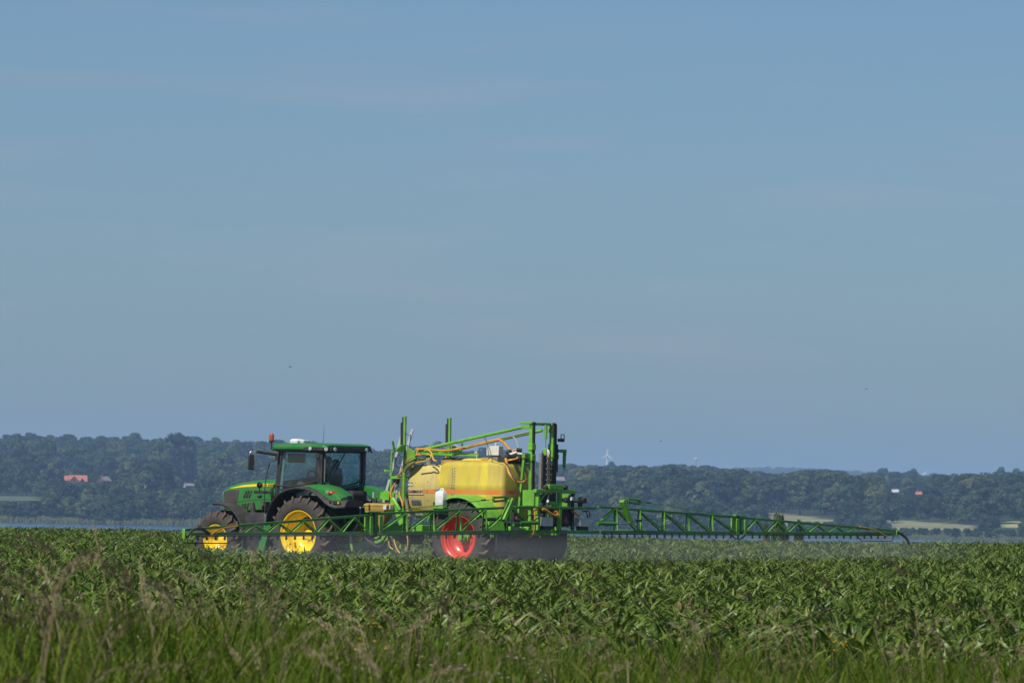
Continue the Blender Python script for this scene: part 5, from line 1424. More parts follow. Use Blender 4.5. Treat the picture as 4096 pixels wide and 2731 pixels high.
# control box on the tank
CB = part('control_box', MB().box(-6.02, -5.64, 0.62, 0.80, 2.93, 3.155), 'offwhite', SP, 0.006, label='cream control box on top of the tank')
inward(CB, 0.45)
part('box_foot', MB().box(-5.96, -5.72, 0.62, 0.76, 2.78, 2.93), 'grey', CB, 0.01)
part('horn', MB().tube([(-5.84, 0.70, 3.155), (-5.84, 0.70, 3.20)], 0.025, 8).ball((-5.85, 0.70, 3.21), 0.028), 'alu', CB)
inward(part('wood_block', MB().box(-5.72, -5.50, 0.70, 0.84, 2.755, 2.87), 'hopper', SP, 0.008), 0.45)

# mast and lifting arms --------------------------------------------
MX = -6.69
ML = part('mast_post', MB().box(MX-0.045, MX+0.045, 0.32, 0.42, 1.05, 3.74), 'sgreen', SP, 0.01)
MR = part('mast_post', MB().box(MX-0.045, MX+0.045, -0.45, -0.36, 1.05, 3.74), 'sgreen', SP, 0.01)
part('slide_rail', MB().box(MX-0.075, MX-0.047, 0.325, 0.40, 1.2, 3.73), 'dark', ML, 0.004)
part('slide_rail', MB().box(MX-0.095, MX-0.047, -0.45, -0.355, 1.2, 3.73).box(MX-0.06, MX+0.04, -0.53, -0.453, 1.6, 3.70), 'dark', MR, 0.004)
for pz in (3.06, 2.80):
    part('collar', MB().box(MX-0.078, MX+0.065, 0.295, 0.445, pz, pz+0.16), 'sgreen', ML, 0.01)
    part('collar', MB().box(MX-0.078, MX+0.065, -0.475, -0.335, pz, pz+0.16), 'sgreen', MR, 0.01)
part('mast_head', MB().box(MX-0.04, MX+0.30, 0.30, 0.42, 3.58, 3.66).box(MX-0.06, MX+0.32, 0.29, 0.45, 3.69, 3.745).box(MX-0.05, MX+0.05, -0.32, 0.28, 3.66, 3.73).box(MX-0.02, MX+0.16, -0.46, -0.36, 3.50, 3.60), 'sgreen', SP, 0.008)
for y in (0.37, -0.40):
    part('lift_arm', MB().tube([(-3.14, y, 3.03 if y > 0 else 2.98), (MX+0.30, y, 3.61 if y > 0 else 3.55)], 0.038, 12), 'sgreen', SP)
part('lower_arm', MB().bar((-3.16, 0.5, 2.96), (-4.35, 0.5, 2.93), 0.06, 0.06).bar((-3.16, -0.5, 2.96), (-4.35, -0.5, 2.93), 0.06, 0.06), 'sgreen', SP, 0.006)
part('lift_cylinder', MB().tube([(MX-0.12, -0.02, 3.68), (MX-0.12, -0.02, 3.34)], 0.036, 12), 'sgreen', SP)
part('cylinder_rod', MB().tube([(MX-0.12, -0.02, 3.34), (MX-0.12, -0.02, 2.9)], 0.012, 8), 'steel', SP)
part('pulley', MB().lathe([(0, -0.02), (0.10, -0.02), (0.12, -0.012), (0.105, 0), (0.12, 0.012), (0.10, 0.02), (0, 0.02)], 22, (MX-0.12, -0.03, 2.98)), 'alu', SP)
part('pulley_cheek', MB().box(MX-0.17, MX-0.07, 0.0, 0.02, 2.70, 3.12).box(MX-0.20, MX-0.14, -0.26, -0.20, 2.88, 3.36), 'sgreen', SP, 0.008)
part('brace', MB().bar((-6.66, 0.60, 2.96), (-6.47, 0.60, 1.15), 0.065, 0.06), 'sgreen', SP, 0.008)
part('brace', MB().bar((-6.66, -0.60, 2.96), (-6.47, -0.60, 1.15), 0.085, 0.07), 'sgreen', SP, 0.008)
part('brace_foot', MB().box(-6.72, -6.62, 0.42, 0.66, 2.86, 2.98).box(-6.72, -6.62, -0.66, -0.48, 2.86, 2.98), 'sgreen', SP, 0.008)
part('rear_ladder_rail', MB().box(MX-0.24, MX-0.20, 0.06, 0.22, 2.2, 2.95).box(MX-0.24, MX-0.20, 0.10, 0.20, 1.3, 2.2), 'dark', SP, 0.006)
for i in range(6):
    z = 2.20+i*0.135
    part('rung', MB().box(MX-0.26, MX-0.235, -0.12, 0.10, z, z+0.03), 'grey', SP, 0.003)
ch = MB()
for i in range(26):
    z = 1.75+i*0.048
    ch.box(MX-0.20, MX-0.12, 0.135, 0.235, z, z+0.040)
part('energy_chain', ch, 'grey', SP, 0.004)
hose([(MX-0.22, -0.02, 2.95), (MX-0.23, -0.02, 2.5), (MX-0.24, 0.0, 1.9), (MX-0.30, 0.05, 1.6)], 0.020, 'hose_orange')
hose([(MX-0.20, -0.10, 3.0), (MX-0.22, -0.12, 2.4), (MX-0.24, -0.10, 1.7)], 0.012, 'hose_black', 'cable')
# fittings on the outside of the right post
part('mast_light', MB().box(MX-0.10, MX-0.02, -0.78, -0.60, 3.28, 3.36).tube([(MX-0.05, -0.70, 3.36), (MX-0.05, -0.70, 3.46), (MX-0.05, -0.82, 3.46), (MX-0.05, -0.82, 3.33)], 0.014, 6), 'dark', SP, 0.004)
part('side_plate', MB().box(MX-0.05, MX+0.0, -0.60, -0.535, 2.55, 3.22), 'dark', SP, 0.004)
part('rest_hook', MB().box(MX-0.06, MX+0.02, -0.92, -0.60, 3.02, 3.10).prism([(MX-0.05, 3.10), (MX+0.03, 3.10), (MX+0.03, 2.70), (MX-0.02, 2.60)], -0.93, -0.87), 'sgreen', SP, 0.006)

# centre frame of the boom ------------------------------------------
BX = -7.30
part('centre_beam', MB().box(BX-0.05, BX+0.05, -0.54, 0.98, 2.04, 2.125), 'sgreen', SP, 0.008)
part('centre_block', MB().box(BX-0.06, BX+0.08, -0.06, 0.49, 2.128, 2.245), 'sgreen', SP, 0.01)
part('block_bearing', MB().ball((BX, 0.58, 2.17), 0.07, (1, 1, 0.9)).ball((BX, -0.18, 2.18), 0.075, (1, 1, 0.9)), 'dark', SP)
part('centre_leg', MB().box(BX-0.045, BX+0.045, 0.82, 0.90, 1.10, 2.038), 'sgreen', SP, 0.006)
part('centre_leg', MB().box(BX-0.045, BX+0.045, -0.02, 0.07, 1.10, 2.038), 'sgreen', SP, 0.006)
part('centre_leg', MB().box(BX-0.03, BX+0.03, -0.52, -0.45, 1.10, 2.038), 'dark', SP, 0.006)
part('corner_brace', MB().bar((BX, 0.82, 1.80), (BX, 0.58, 2.05), 0.04, 0.06, up=(1, 0, 0)), 'sgreen', SP, 0.004)
for ya, yb, zb in ((0.84, 0.94, 2.10), (-0.48, -0.40, 2.02), (-0.02, 0.05, 1.80)):
    part('mast_carriage', MB().box(MX-0.20, BX+0.055, ya, yb, 1.72, zb), 'sgreen', SP, 0.008)
part('lower_beam', MB().box(BX-0.16, BX-0.06, -1.35, 1.35, 1.07, 1.15), 'bgreen', SP, 0.008)
part('upper_beam', MB().box(BX-0.15, BX-0.07, -1.2, 1.9, 1.655, 1.715), 'bgreen', SP, 0.008)
part('tilt_cylinder', MB().tube([(BX-0.02, 0.48, 2.04), (BX-0.06, 0.57, 1.67)], 0.035, 10), 'black', SP)
part('cylinder_band', MB().tube([(BX-0.035, 0.522, 1.87), (BX-0.041, 0.535, 1.81)], 0.039, 10), 'white', SP)
part('centre_valves', MB().box(BX+0.02, BX+0.18, 0.10, 0.78, 1.55, 1.72).box(BX+0.05, BX+0.22, 0.15, 0.70, 1.80, 2.0).box(BX+0.02, BX+0.2, -0.45, -0.05, 1.25, 1.70).tube([(BX, 0.75, 1.62), (BX-0.05, 0.2, 1.58)], 0.04, 8), 'dark', SP, 0.012)
part('swing_arm', MB().box(BX-0.04, BX+0.04, 0.16, 0.45, 1.74, 1.84).box(BX-0.03, BX+0.03, 0.08, 0.16, 1.62, 1.82), 'sgreen', SP, 0.015)
for y in (-0.12, -0.77):
    part('rear_lamp', MB().loft([[(BX-0.02, y-0.10, 1.80), (BX-0.02, y+0.07, 1.82), (BX-0.02, y+0.10, 1.92), (BX-0.02, y-0.08, 1.95)], [(BX-0.16, y-0.08, 1.81), (BX-0.16, y+0.05, 1.83), (BX-0.16, y+0.08, 1.91), (BX-0.16, y-0.06, 1.94)]]), 'black', SP, 0.01)
part('lamp_bar', MB().tube([(BX-0.05, -0.2, 1.84), (BX-0.05, -0.75, 1.84)], 0.025, 8).box(BX-0.07, BX-0.02, -0.78, -0.66, 1.70, 1.95), 'dark', SP)
part('junction_box', MB().box(BX-0.08, BX-0.02, -0.42, -0.34, 1.87, 1.95), 'white', SP, 0.004)
for nm, y0, y1 in (('nozzle_box', 0.38, 0.79), ('nozzle_box', -1.06, -0.64)):
    bx = part(nm, MB().box(BX-0.10, BX+0.06, y0, y1, 1.245, 1.46), 'offwhite', SP, 0.01, label='cream valve box on the boom centre')
    part('box_bracket', MB().box(BX-0.08, BX+0.04, y0+0.05, y1-0.05, 1.15, 1.245), 'black', bx)
part('box_knob', MB().box(BX-0.14, BX-0.102, -0.66, -0.60, 1.25, 1.40).box(BX-0.13, BX-0.102, -0.60, -0.54, 1.27, 1.34), 'white', SP, 0.01)
tri = part('warning_triangle', MB().add([(BX-0.11, 0.0, 1.32), (BX-0.11, -0.20, 1.32), (BX-0.11, -0.10, 1.52), (BX-0.10, 0.0, 1.32), (BX-0.10, -0.20, 1.32), (BX-0.10, -0.10, 1.52)], [(0, 1, 2), (5, 4, 3), (0, 3, 4, 1), (1, 4, 5, 2), (2, 5, 3, 0)]), 'reflector', SP)
part('tail_light', MB().box(-6.70, -6.62, 0.80, 1.02, 1.05, 1.55), 'dark', SP, 0.01)
part('light_lens', MB().tube([(-6.70, 0.91, 1.42), (-6.725, 0.91, 1.42)], 0.05, 14), 'amber', SP)
part('licence_plate', MB().box(-6.712, -6.702, 0.81, 1.01, 1.11, 1.25), 'offwhite', SP)
part('rear_bar', MB().box(-6.78, -6.70, -1.0, 1.10, 1.22, 1.32).box(-6.95, -6.75, 0.30, 0.44, 1.05, 1.3), 'bgreen', SP, 0.008)
hose([TX(11, 890, 1370, BX-0.1), TX(11, 905, 1280, BX-0.14), TX(11, 960, 1270, BX-0.15), TX(11, 1010, 1290, BX-0.12)], 0.026, 'hose_orange')
hose([TX(11, 935, 1300, BX-0.15), TX(11, 930, 1450, BX-0.16), TX(7, 580, 700, BX-0.17), TX(7, 590, 850, BX-0.17), TX(7, 570, 980, BX-0.17), TX(7, 540, 1040, BX-0.17), TX(7, 470, 1085, BX-0.16)], 0.026, 'hose_orange')
hose([TX(11, 1100, 1270, BX-0.14), TX(11, 1180, 1285, BX-0.16), TX(11, 1290, 1360, BX-0.18), TX(11, 1400, 1415, BX-0.18), TX(11, 1470, 1400, BX-0.16), TX(11, 1450, 1340, BX-0.14), TX(11, 1380, 1320, BX-0.12)], 0.036, 'hose_orange')
hose([TX(11, 1810, 1310, BX-0.1), TX(11, 1900, 1360, BX-0.12), TX(11, 1990, 1420, BX-0.12)], 0.030, 'hose_orange')
hose([TX(12, 520, 490, BX-0.1), TX(12, 600, 500, BX-0.12), TX(12, 640, 560, BX-0.12), TX(12, 640, 640, BX-0.1)], 0.014, 'hose_black', 'cable')
hose([TX(12, 560, 490, BX-0.1), TX(12, 660, 490, BX-0.12), TX(12, 700, 540, BX-0.12), TX(12, 700, 640, BX-0.1)], 0.014, 'hose_black', 'cable')
hose([TX(7, 80, 700, BX-0.1), TX(7, 250, 730, BX-0.2), TX(7, 480, 730, BX-0.2), TX(7, 640, 660, BX-0.2), TX(7, 770, 560, BX-0.15)], 0.016, 'hose_black', 'cable')
hose([TX(7, 400, 650, BX-0.1), TX(7, 450, 590, BX-0.15), TX(7, 620, 585, BX-0.15), TX(7, 680, 550, BX-0.12), TX(7, 640, 515, BX-0.1)], 0.016, 'hose_black', 'cable')

# the boom ------------------------------------------------------------
CX = -7.40
noz = MB()
noz.tube([(0, 0, 0.0), (0, 0, -0.05)], 0.020, 8).tube([(0, 0, -0.05), (0, 0, -0.085), (0, 0, -0.105)], [0.030, 0.026, 0.014], 8).box(-0.02, 0.02, -0.035, 0.06, -0.025, 0.0)
NOZ = noz.mesh('nozzle', M_['black'])
def chord_z(sgn, ay):
    if sgn > 0:
        zt = float(np.interp(ay, [1.3, 6.95, 7.15, 13.57], [1.705, 1.488, 1.455, 1.075])); zb = float(np.interp(ay, [1.3, 6.95, 13.57], [1.11, 1.04, 0.985]))
    else:
        zt = float(np.interp(ay, [1.3, 6.95, 7.15, 13.8], [1.725, 1.515, 1.505, 1.215])); zb = float(np.interp(ay, [1.3, 6.95, 13.8], [1.12, 1.125, 1.15]))
    return zt, zb
def boom_wing(sgn):
    tip = 13.57 if sgn > 0 else 13.80
    def pt(ay, top, dx=0.0):
        zt, zb = chord_z(sgn, ay)
        return Vector((CX+dx, sgn*ay, zt if top else zb))
    # inner section
    s1 = part('boom_section', MB().bar(pt(1.35, 1), pt(6.95, 1), 0.07, 0.058), 'bgreen', SP, 0.006, label='inner boom truss')
    part('bottom_chord', MB().bar(pt(1.35, 0, 0.06), pt(6.95, 0, 0.06), 0.05, 0.074).bar(pt(1.35, 0, -0.07), pt(6.95, 0, -0.07), 0.05, 0.074), 'bgreen', s1, 0.006)
    ys = [2.05, 2.98, 3.95, 4.92, 5.90]
    for i, ay in enumerate(ys):
        for dx in (-0.075, 0.065):
            part('post', MB().bar(pt(ay, 0, dx)+Vector((0, 0, 0.03)), pt(ay, 1, dx*0.4)-Vector((0, 0, 0.025)), 0.030, 0.036, up=(1, 0, 0)), 'sgreen' if dx < 0 else 'bgreen', s1)
            b = ys[i+1] if i+1 < len(ys) else 6.90
            part('diagonal', MB().bar(pt(ay, 1, dx*0.4)-Vector((0, 0, 0.02)), pt(b-0.03, 0, dx)+Vector((0, 0, 0.03)), 0.026, 0.034, up=(1, 0, 0)), 'sgreen' if dx < 0 else 'bgreen', s1)
    part('diagonal', MB().bar(pt(1.40, 0)+Vector((0, 0, 0.22)), pt(2.0, 1)-Vector((0, 0, 0.02)), 0.04, 0.09, up=(1, 0, 0)), 'bgreen', s1)
    # hinge between the sections
    z0, z1 = chord_z(sgn, 7.0)[1], chord_z(sgn, 7.0)[0]
    hg = part('hinge', MB().box(CX-0.10, CX-0.075, sgn*6.88-0.06, sgn*6.88+0.06, z0-0.04, z1-0.03).box(CX-0.10, CX-0.075, sgn*7.22-0.05, sgn*7.22+0.05, z0-0.04, z1-0.05).box(CX+0.05, CX+0.09, min(sgn*6.82, sgn*7.28), max(sgn*6.82, sgn*7.28), z0-0.03, z1-0.02), 'sgreen', SP, 0.006, label='hinge plates between two boom trusses')
    part('hinge_pin', MB().tube([(CX, sgn*7.05, z0-0.05), (CX, sgn*7.05, z1+0.03)], 0.04, 10), 'dark', hg)
    part('hinge_lever', MB().box(CX-0.05, CX+0.05, min(sgn*6.85, sgn*7.30), max(sgn*6.85, sgn*7.30), z1+0.035, z1+0.07), 'sgreen', hg, 0.006)
    part('hinge_hose', MB().tube(smooth_path([(CX, sgn*6.75, z0-0.05), (CX, sgn*6.9, z0-0.14), (CX, sgn*7.15, z0-0.14), (CX, sgn*7.32, z0-0.05)]), 0.022, 7), 'hose_black', hg)
    # outer section
    s2 = part('boom_section', MB().bar(pt(7.18, 1), pt(tip, 1), 0.065, 0.056), 'bgreen', SP, 0.006, label='outer boom truss tapering to the tip')
    part('bottom_chord', MB().bar(pt(7.18, 0, 0.05), pt(tip-0.15, 0, 0.05), 0.05, 0.070).bar(pt(7.18, 0, -0.06), pt(tip-0.15, 0, -0.06), 0.05, 0.070), 'bgreen', s2, 0.006)
    ay = 7.28; k = 0; top = False
    step = 0.46
    while ay+step < tip-1.6:
        nx = ay+step
        for dx in (-0.065, 0.055):
            a, b = pt(ay, top, dx*(0.35 if top else 1)), pt(nx, not top, dx*(0.35 if not top else 1))
            a.z += 0.025 if not top else -0.02; b.z += -0.02 if not top else 0.025
            part('diagonal', MB().bar(a, b, 0.022, 0.030, up=(1, 0, 0)), 'sgreen' if dx < 0 else 'bgreen', s2)
        ay = nx; top = not top
        step = max(0.33, step*0.985)
    zt, zb = chord_z(sgn, tip)
    part('end_plate', MB().box(CX-0.05, CX+0.03, sgn*tip-0.02, sgn*tip+0.02, zb-0.11 if sgn > 0 else zb-0.04, zt+0.03), 'sgreen', s2, 0.006)
    part('guard_bow', MB().tube([(CX, sgn*(tip-1.75), zb-0.04), (CX, sgn*(tip-1.50), zb-0.20), (CX, sgn*(tip-0.15), zb-0.20), (CX, sgn*(tip-0.08), zb-0.03)], 0.014, 6), 'black', s2)
    part('hose', MB().tube(smooth_path([(CX-0.09, sgn*(tip-1.7), zt-0.02+0.12), (CX-0.1, sgn*(tip-1.1), zt+0.03), (CX-0.12, sgn*(tip-0.75), zb-0.02), (CX-0.12, sgn*(tip-0.5), zb-0.08)]), 0.016, 7), 'hose_orange', s2)
    part('tip_nozzle', MB().tube(smooth_path([(CX-0.1, sgn*(tip-0.75), zb), (CX-0.14, sgn*(tip-0.45), zt+0.03), (CX-0.14, sgn*(tip-0.15), zt), (CX-0.12, sgn*(tip+0.02), zb-0.05)]) if sgn > 0 else smooth_path([(CX, sgn*tip, zt-0.03), (CX, sgn*(tip+0.25), zt-0.08), (CX, sgn*(tip+0.5), zt-0.2), (CX, sgn*(tip+0.62), zt-0.34)]), 0.035, 8), 'black', s2)
    # nozzles hang from the bottom chord
    ay = 1.5
    while ay < tip-0.3:
        if abs(ay-7.05) > 0.15:
            sec = s1 if ay < 7.05 else s2
            zb = chord_z(sgn, ay)[1]
            share('nozzle', NOZ, sec, (CX-0.09-OFF[0], sgn*ay, zb-0.037))
        ay += 0.30
    # spray line under the chord
    part('spray_line', MB().tube([(CX-0.09, sgn*1.4, chord_z(sgn, 1.4)[1]-0.05), (CX-0.09, sgn*6.9, chord_z(sgn, 6.9)[1]-0.05)], 0.012, 6), 'black', s1)
    part('spray_line', MB().tube([(CX-0.09, sgn*7.2, chord_z(sgn, 7.2)[1]-0.048), (CX-0.09, sgn*(tip-0.3), chord_z(sgn, tip)[1]-0.048)], 0.012, 6), 'black', s2)
    # rocker with springs and wires
    rt, rb = Vector((CX-0.13, sgn*2.12, 1.88)), Vector((CX-0.13, sgn*2.46, 1.37))
    rk = part('rocker', MB().bar(rt, rb, 0.10, 0.13, up=(1, 0, 0)), 'sgreen', SP, 0.008, label='slanted rocker lever with tension springs')
    sp_ = MB()
    for dz in (-0.045, 0.045):
        a, b = rt+Vector((0, sgn*0.26, dz+0.005)), rt+Vector((0, sgn*0.70, dz-0.02))
        sp_.tube([a+(b-a)*t for t in np.linspace(0, 1, 14)], [0.030 if i % 2 else 0.024 for i in range(14)], 8)
    part('spring', sp_, 'bgreen', rk)
    part('spring_plate', MB().box(rt.x-0.03, rt.x+0.03, sgn*(2.12+0.24)-0.012, sgn*(2.12+0.24)+0.012, 1.81, 1.97).box(rt.x-0.03, rt.x+0.03, sgn*(2.12+0.70)-0.012, sgn*(2.12+0.70)+0.012, 1.79, 1.94).bar(rt, rt+Vector((0, sgn*0.24, 0.01)), 0.03, 0.03), 'bgreen', rk)
    end = Vector((CX, sgn*6.3, chord_z(sgn, 6.3)[0]+0.06))
    part('wire', MB().tube([rt+Vector((0, sgn*0.70, -0.015)), end], 0.009, 6), 'bgreen', rk)
    part('link_chain', MB().tube([rt+Vector((0, sgn*1.0, -0.03)), rt+Vector((0, sgn*1.16, -0.045))], 0.020, 6), 'dark', rk)
    mid = Vector((CX-0.04, sgn*5.0, chord_z(sgn, 5.0)[0]-0.02))
    part('wire', MB().tube([rb, mid], 0.008, 6), 'bgreen', rk)
    a = rb+(mid-rb)*0.10; b = rb+(mid-rb)*0.18
    part('small_spring', MB().tube([a+(b-a)*t for t in np.linspace(0, 1, 10)], [0.034 if i % 2 else 0.027 for i in range(10)], 8), 'dark', rk)
    cy = part('fold_cylinder', MB().tube([(CX-0.15, sgn*1.15, 1.325), (CX-0.15, sgn*1.85, 1.315)], 0.045, 12), 'bgreen', SP)
    part('rod', MB().tube([(CX-0.15, sgn*1.85, 1.315), (CX-0.13, sgn*2.42, 1.335)], 0.020, 10), 'steel', cy)
for sgn in (1, -1): boom_wing(sgn)
OFF = (0, 0, 0)

# spray mist drifting under and behind the boom
def mist():
    m = bpy.data.materials.new('spray_mist')
    m.use_nodes = True
    n, l = m.node_tree.nodes, m.node_tree.links
    for x in list(n): n.remove(x)
    out = n.new('ShaderNodeOutputMaterial')
    pv = n.new('ShaderNodeVolumePrincipled')
    pv.inputs['Color'].default_value = (0.88, 0.92, 0.95, 1)
    pv.inputs['Anisotropy'].default_value = 0.2
    t = n.new('ShaderNodeTexCoord')
    sx = n.new('ShaderNodeSeparateXYZ')
    l.new(t.outputs['Generated'], sx.inputs[0])
    def hump(sock, gain):
        a = n.new('ShaderNodeMath'); a.operation = 'SUBTRACT'; a.inputs[0].default_value = 1.0
        b = n.new('ShaderNodeMath'); b.operation = 'MULTIPLY'
        c = n.new('ShaderNodeMath'); c.operation = 'MULTIPLY'; c.inputs[1].default_value = gain; c.use_clamp = True
        l.new(sock, a.inputs[1]); l.new(a.outputs[0], b.inputs[0]); l.new(sock, b.inputs[1]); l.new(b.outputs[0], c.inputs[0])
        return c.outputs[0]
    nz = n.new('ShaderNodeTexNoise'); nz.inputs['Scale'].default_value = 0.8; nz.inputs['Detail'].default_value = 3
    l.new(t.outputs['Object'], nz.inputs['Vector'])
    mr = n.new('ShaderNodeMapRange'); mr.inputs[1].default_value = 0.35; mr.inputs[2].default_value = 0.7; mr.inputs[3].default_value = 0.25; mr.inputs[4].default_value = 1.0
    l.new(nz.outputs['Fac'], mr.inputs[0])
    hx, hz = hump(sx.outputs['X'], 4.0), hump(sx.outputs['Z'], 3.0)
    p = n.new('ShaderNodeMath'); p.operation = 'MULTIPLY'
    q = n.new('ShaderNodeMath'); q.operation = 'MULTIPLY'
    r = n.new('ShaderNodeMath'); r.operation = 'MULTIPLY'; r.inputs[1].default_value = 0.11
    l.new(hx, p.inputs[0]); l.new(hz, p.inputs[1]); l.new(p.outputs[0], q.inputs[0]); l.new(mr.outputs[0], q.inputs[1]); l.new(q.outputs[0], r.inputs[0])
    l.new(r.outputs[0], pv.inputs['Density'])
    l.new(pv.outputs[0], out.inputs['Volume'])
    o = part('spray_mist', MB().box(-3.0, 0.25, -14.2, 13.7, 0.15, 1.12), m, None, smooth=False)
    o.location = mworld((CX, 0, 0)); o.rotation_euler = (0, 0, MROT)
    tag(o, 'fine spray mist hanging under the boom over the maize', 'mist', kind='stuff')
mist()

# ================================================================== MAIZE, GRASS VERGE
M_['maize'] = leaf_mat('maize_leaf', [(0.030, 0.062, 0.004), (0.064, 0.112, 0.008), (0.112, 0.165, 0.016), (0.21, 0.250, 0.048)], 0.40, 0.13, 0.32)
M_['maize_dry'] = leaf_mat('dry_maize_leaf', [(0.20, 0.20, 0.07), (0.34, 0.26, 0.13)], 0.5, 0.3, 0.3)
def blade(mb, base, az, length, width, rise, droop, segs=5, fold=0.25, mi=0, twist=0.0):
    d = Vector((math.cos(az), math.sin(az), 0)); s = Vector((-math.sin(az), math.cos(az), 0))
    rows = []
    p = Vector(base); el = rise
    for i in range(segs+1):
        t = i/segs
        w = width*(0.55+1.2*t if t < 0.35 else 0.97*(1-((t-0.35)/0.65)**1.7)+0.0)
        w = max(w, 0.003)
        up = Vector((0, 0, 1))*math.cos(el)-d*math.sin(el)
        a = twist*t
        ss = s*math.cos(a)+up*math.sin(a)
        rows.append((p-ss*w*0.5+up*w*fold, p.copy(), p+ss*w*0.5+up*w*fold))
        step = length/segs
        p = p+(d*math.cos(el)+Vector((0, 0, 1))*math.sin(el))*step
        el -= droop/segs*(0.5+t)
    k = len(mb.v)
    for r in rows: mb.v += [tuple(q) for q in r]
    for i in range(segs):
        a = k+i*3; b = a+3
        mb.f += [(a, a+1, b+1, b), (a+1, a+2, b+2, b+1)]; mb.mi += [mi, mi]
def maize_mesh(seed):
    g = random.Random(seed)
    mb = MB()
    H = g.uniform(0.24, 0.32)
    mb.tube([(0, 0, -0.02), (g.uniform(-.01, .01), 0, H)], [0.016, 0.010], 5)
    az = g.uniform(0, 6.28)
    n = g.choice([8, 9, 10])
    for i in range(n):
        t = i/(n-1)
        z = 0.05+H*0.9*t
        a = az+(math.pi if i % 2 else 0)+g.gauss(0, 0.45)
        L = g.uniform(0.36, 0.58)*(0.75+0.5*math.sin(math.pi*min(1, t+0.2)))
        blade(mb, (0, 0, z), a, L, g.uniform(0.042, 0.072), g.uniform(0.8, 1.2)+0.28*t, g.uniform(1.0, 2.6)-0.4*t, 5, g.uniform(0.10, 0.35), 1 if (i < 2 and g.random() < 0.35) or g.random() < 0.035 else 0, g.uniform(-1.1, 1.1))
    return mb.mesh('maize_plant', [M_['maize'], M_['maize_dry']], fix=False, angle=80)
MAIZE = [maize_mesh(100+i) for i in range(7)]
def maize():
    g = np.random.RandomState(21)
    pts = []
    # rows run along the driving direction, 0.5 m apart, plants about 0.2 m apart with jitter
    lo, hi = 51.0, 229.0
    for j in range(-330, 470):
        off = j*0.44
        # points along heading through the field
        base = Vector((0, 147, 0))+LD*off
        tmin, tmax = -260, 260
        ts = np.arange(tmin, tmax, 0.205)+g.uniform(-0.1, 0.1, int(math.ceil((tmax-tmin)/0.205)))
        xs = base.x+HD.x*ts+g.normal(0, 0.045, len(ts)); ys = base.y+HD.y*ts+g.normal(0, 0.045, len(ts))
        half = 0.0853*1.06*ys+9.0
        edge = 1.0*np.sin(xs*0.5)+0.6*np.sin(xs*1.7+1)
        m = (ys > lo+edge*0.6) & (ys < hi) & (np.abs(xs) < half)
        keepn = g.uniform(size=len(xs)) < np.clip((ys-50.0)/8.0, 0.18, 1.0)
        m &= keepn
        for x, y in zip(xs[m], ys[m]): pts.append((x, y))
    pts = np.array(pts)
    # wheels stand on bare tracks
    rel = pts-np.array([O.x, O.y])
    mx = rel@np.array([HD.x, HD.y]); my = rel@np.array([LD.x, LD.y])
    keep = np.ones(len(pts), bool)
    for cx, R, yo, W in ((0, 0.95, 1.22, 0.68), (2.8, 0.75, 1.15, 0.56), (-5.1, 0.93, 1.21, 0.54)):
        keep &= ~((np.abs(mx-cx) < R*0.9) & (np.abs(my) < yo+0.06) & (np.abs(my) > yo-W-0.06))
    keep &= ~((mx > -6.5) & (mx < 3.2) & (np.abs(my) < 0.5) & (g.uniform(size=len(pts)) < 0.5))
    pts = pts[keep]
    n = len(pts)
    rz = g.uniform(0, 6.283, n); sc = g.uniform(0.64, 0.96, n)
    big = 1.0+0.10*np.sin(pts[:, 0]*0.35+1.0)*np.cos(pts[:, 1]*0.11)
    sc *= big
    pk = g.randint(0, 7, n)
    tx, ty = g.normal(0, 0.07, n), g.normal(0, 0.07, n)
    inview = np.abs(pts[:, 0]) < 0.0853*pts[:, 1]
    order = np.argsort(np.where(inview, pts[:, 1], 1e9))
    single = list(order[:294])
    seen = {}
    for i in single:
        x, y = pts[i]
        o = bpy.data.objects.new('maize_plant', MAIZE[pk[i]]); COL.objects.link(o)
        o.location = (x, y, terrain_h(x, y)); o.rotation_euler = (tx[i], ty[i], rz[i]); o.scale = (sc[i],)*3
        tag(o, 'young maize plant in the front rows beside the grass verge', 'maize plant', 'maize plants in the front rows')
        seen.setdefault(int(pk[i]), o)
    src = [seen[k] for k in range(7)]
    ms = np.ones(n, bool); ms[single] = False
    P = np.column_stack([pts[ms], [terrain_h(x, y) for x, y in pts[ms]]])
    gn_scatter('maize_crop', P, np.column_stack([tx[ms], ty[ms], rz[ms]]), np.column_stack([sc[ms]]*3), pk[ms], src, 'dense crop of young green maize filling the field', 'maize crop')
maize()

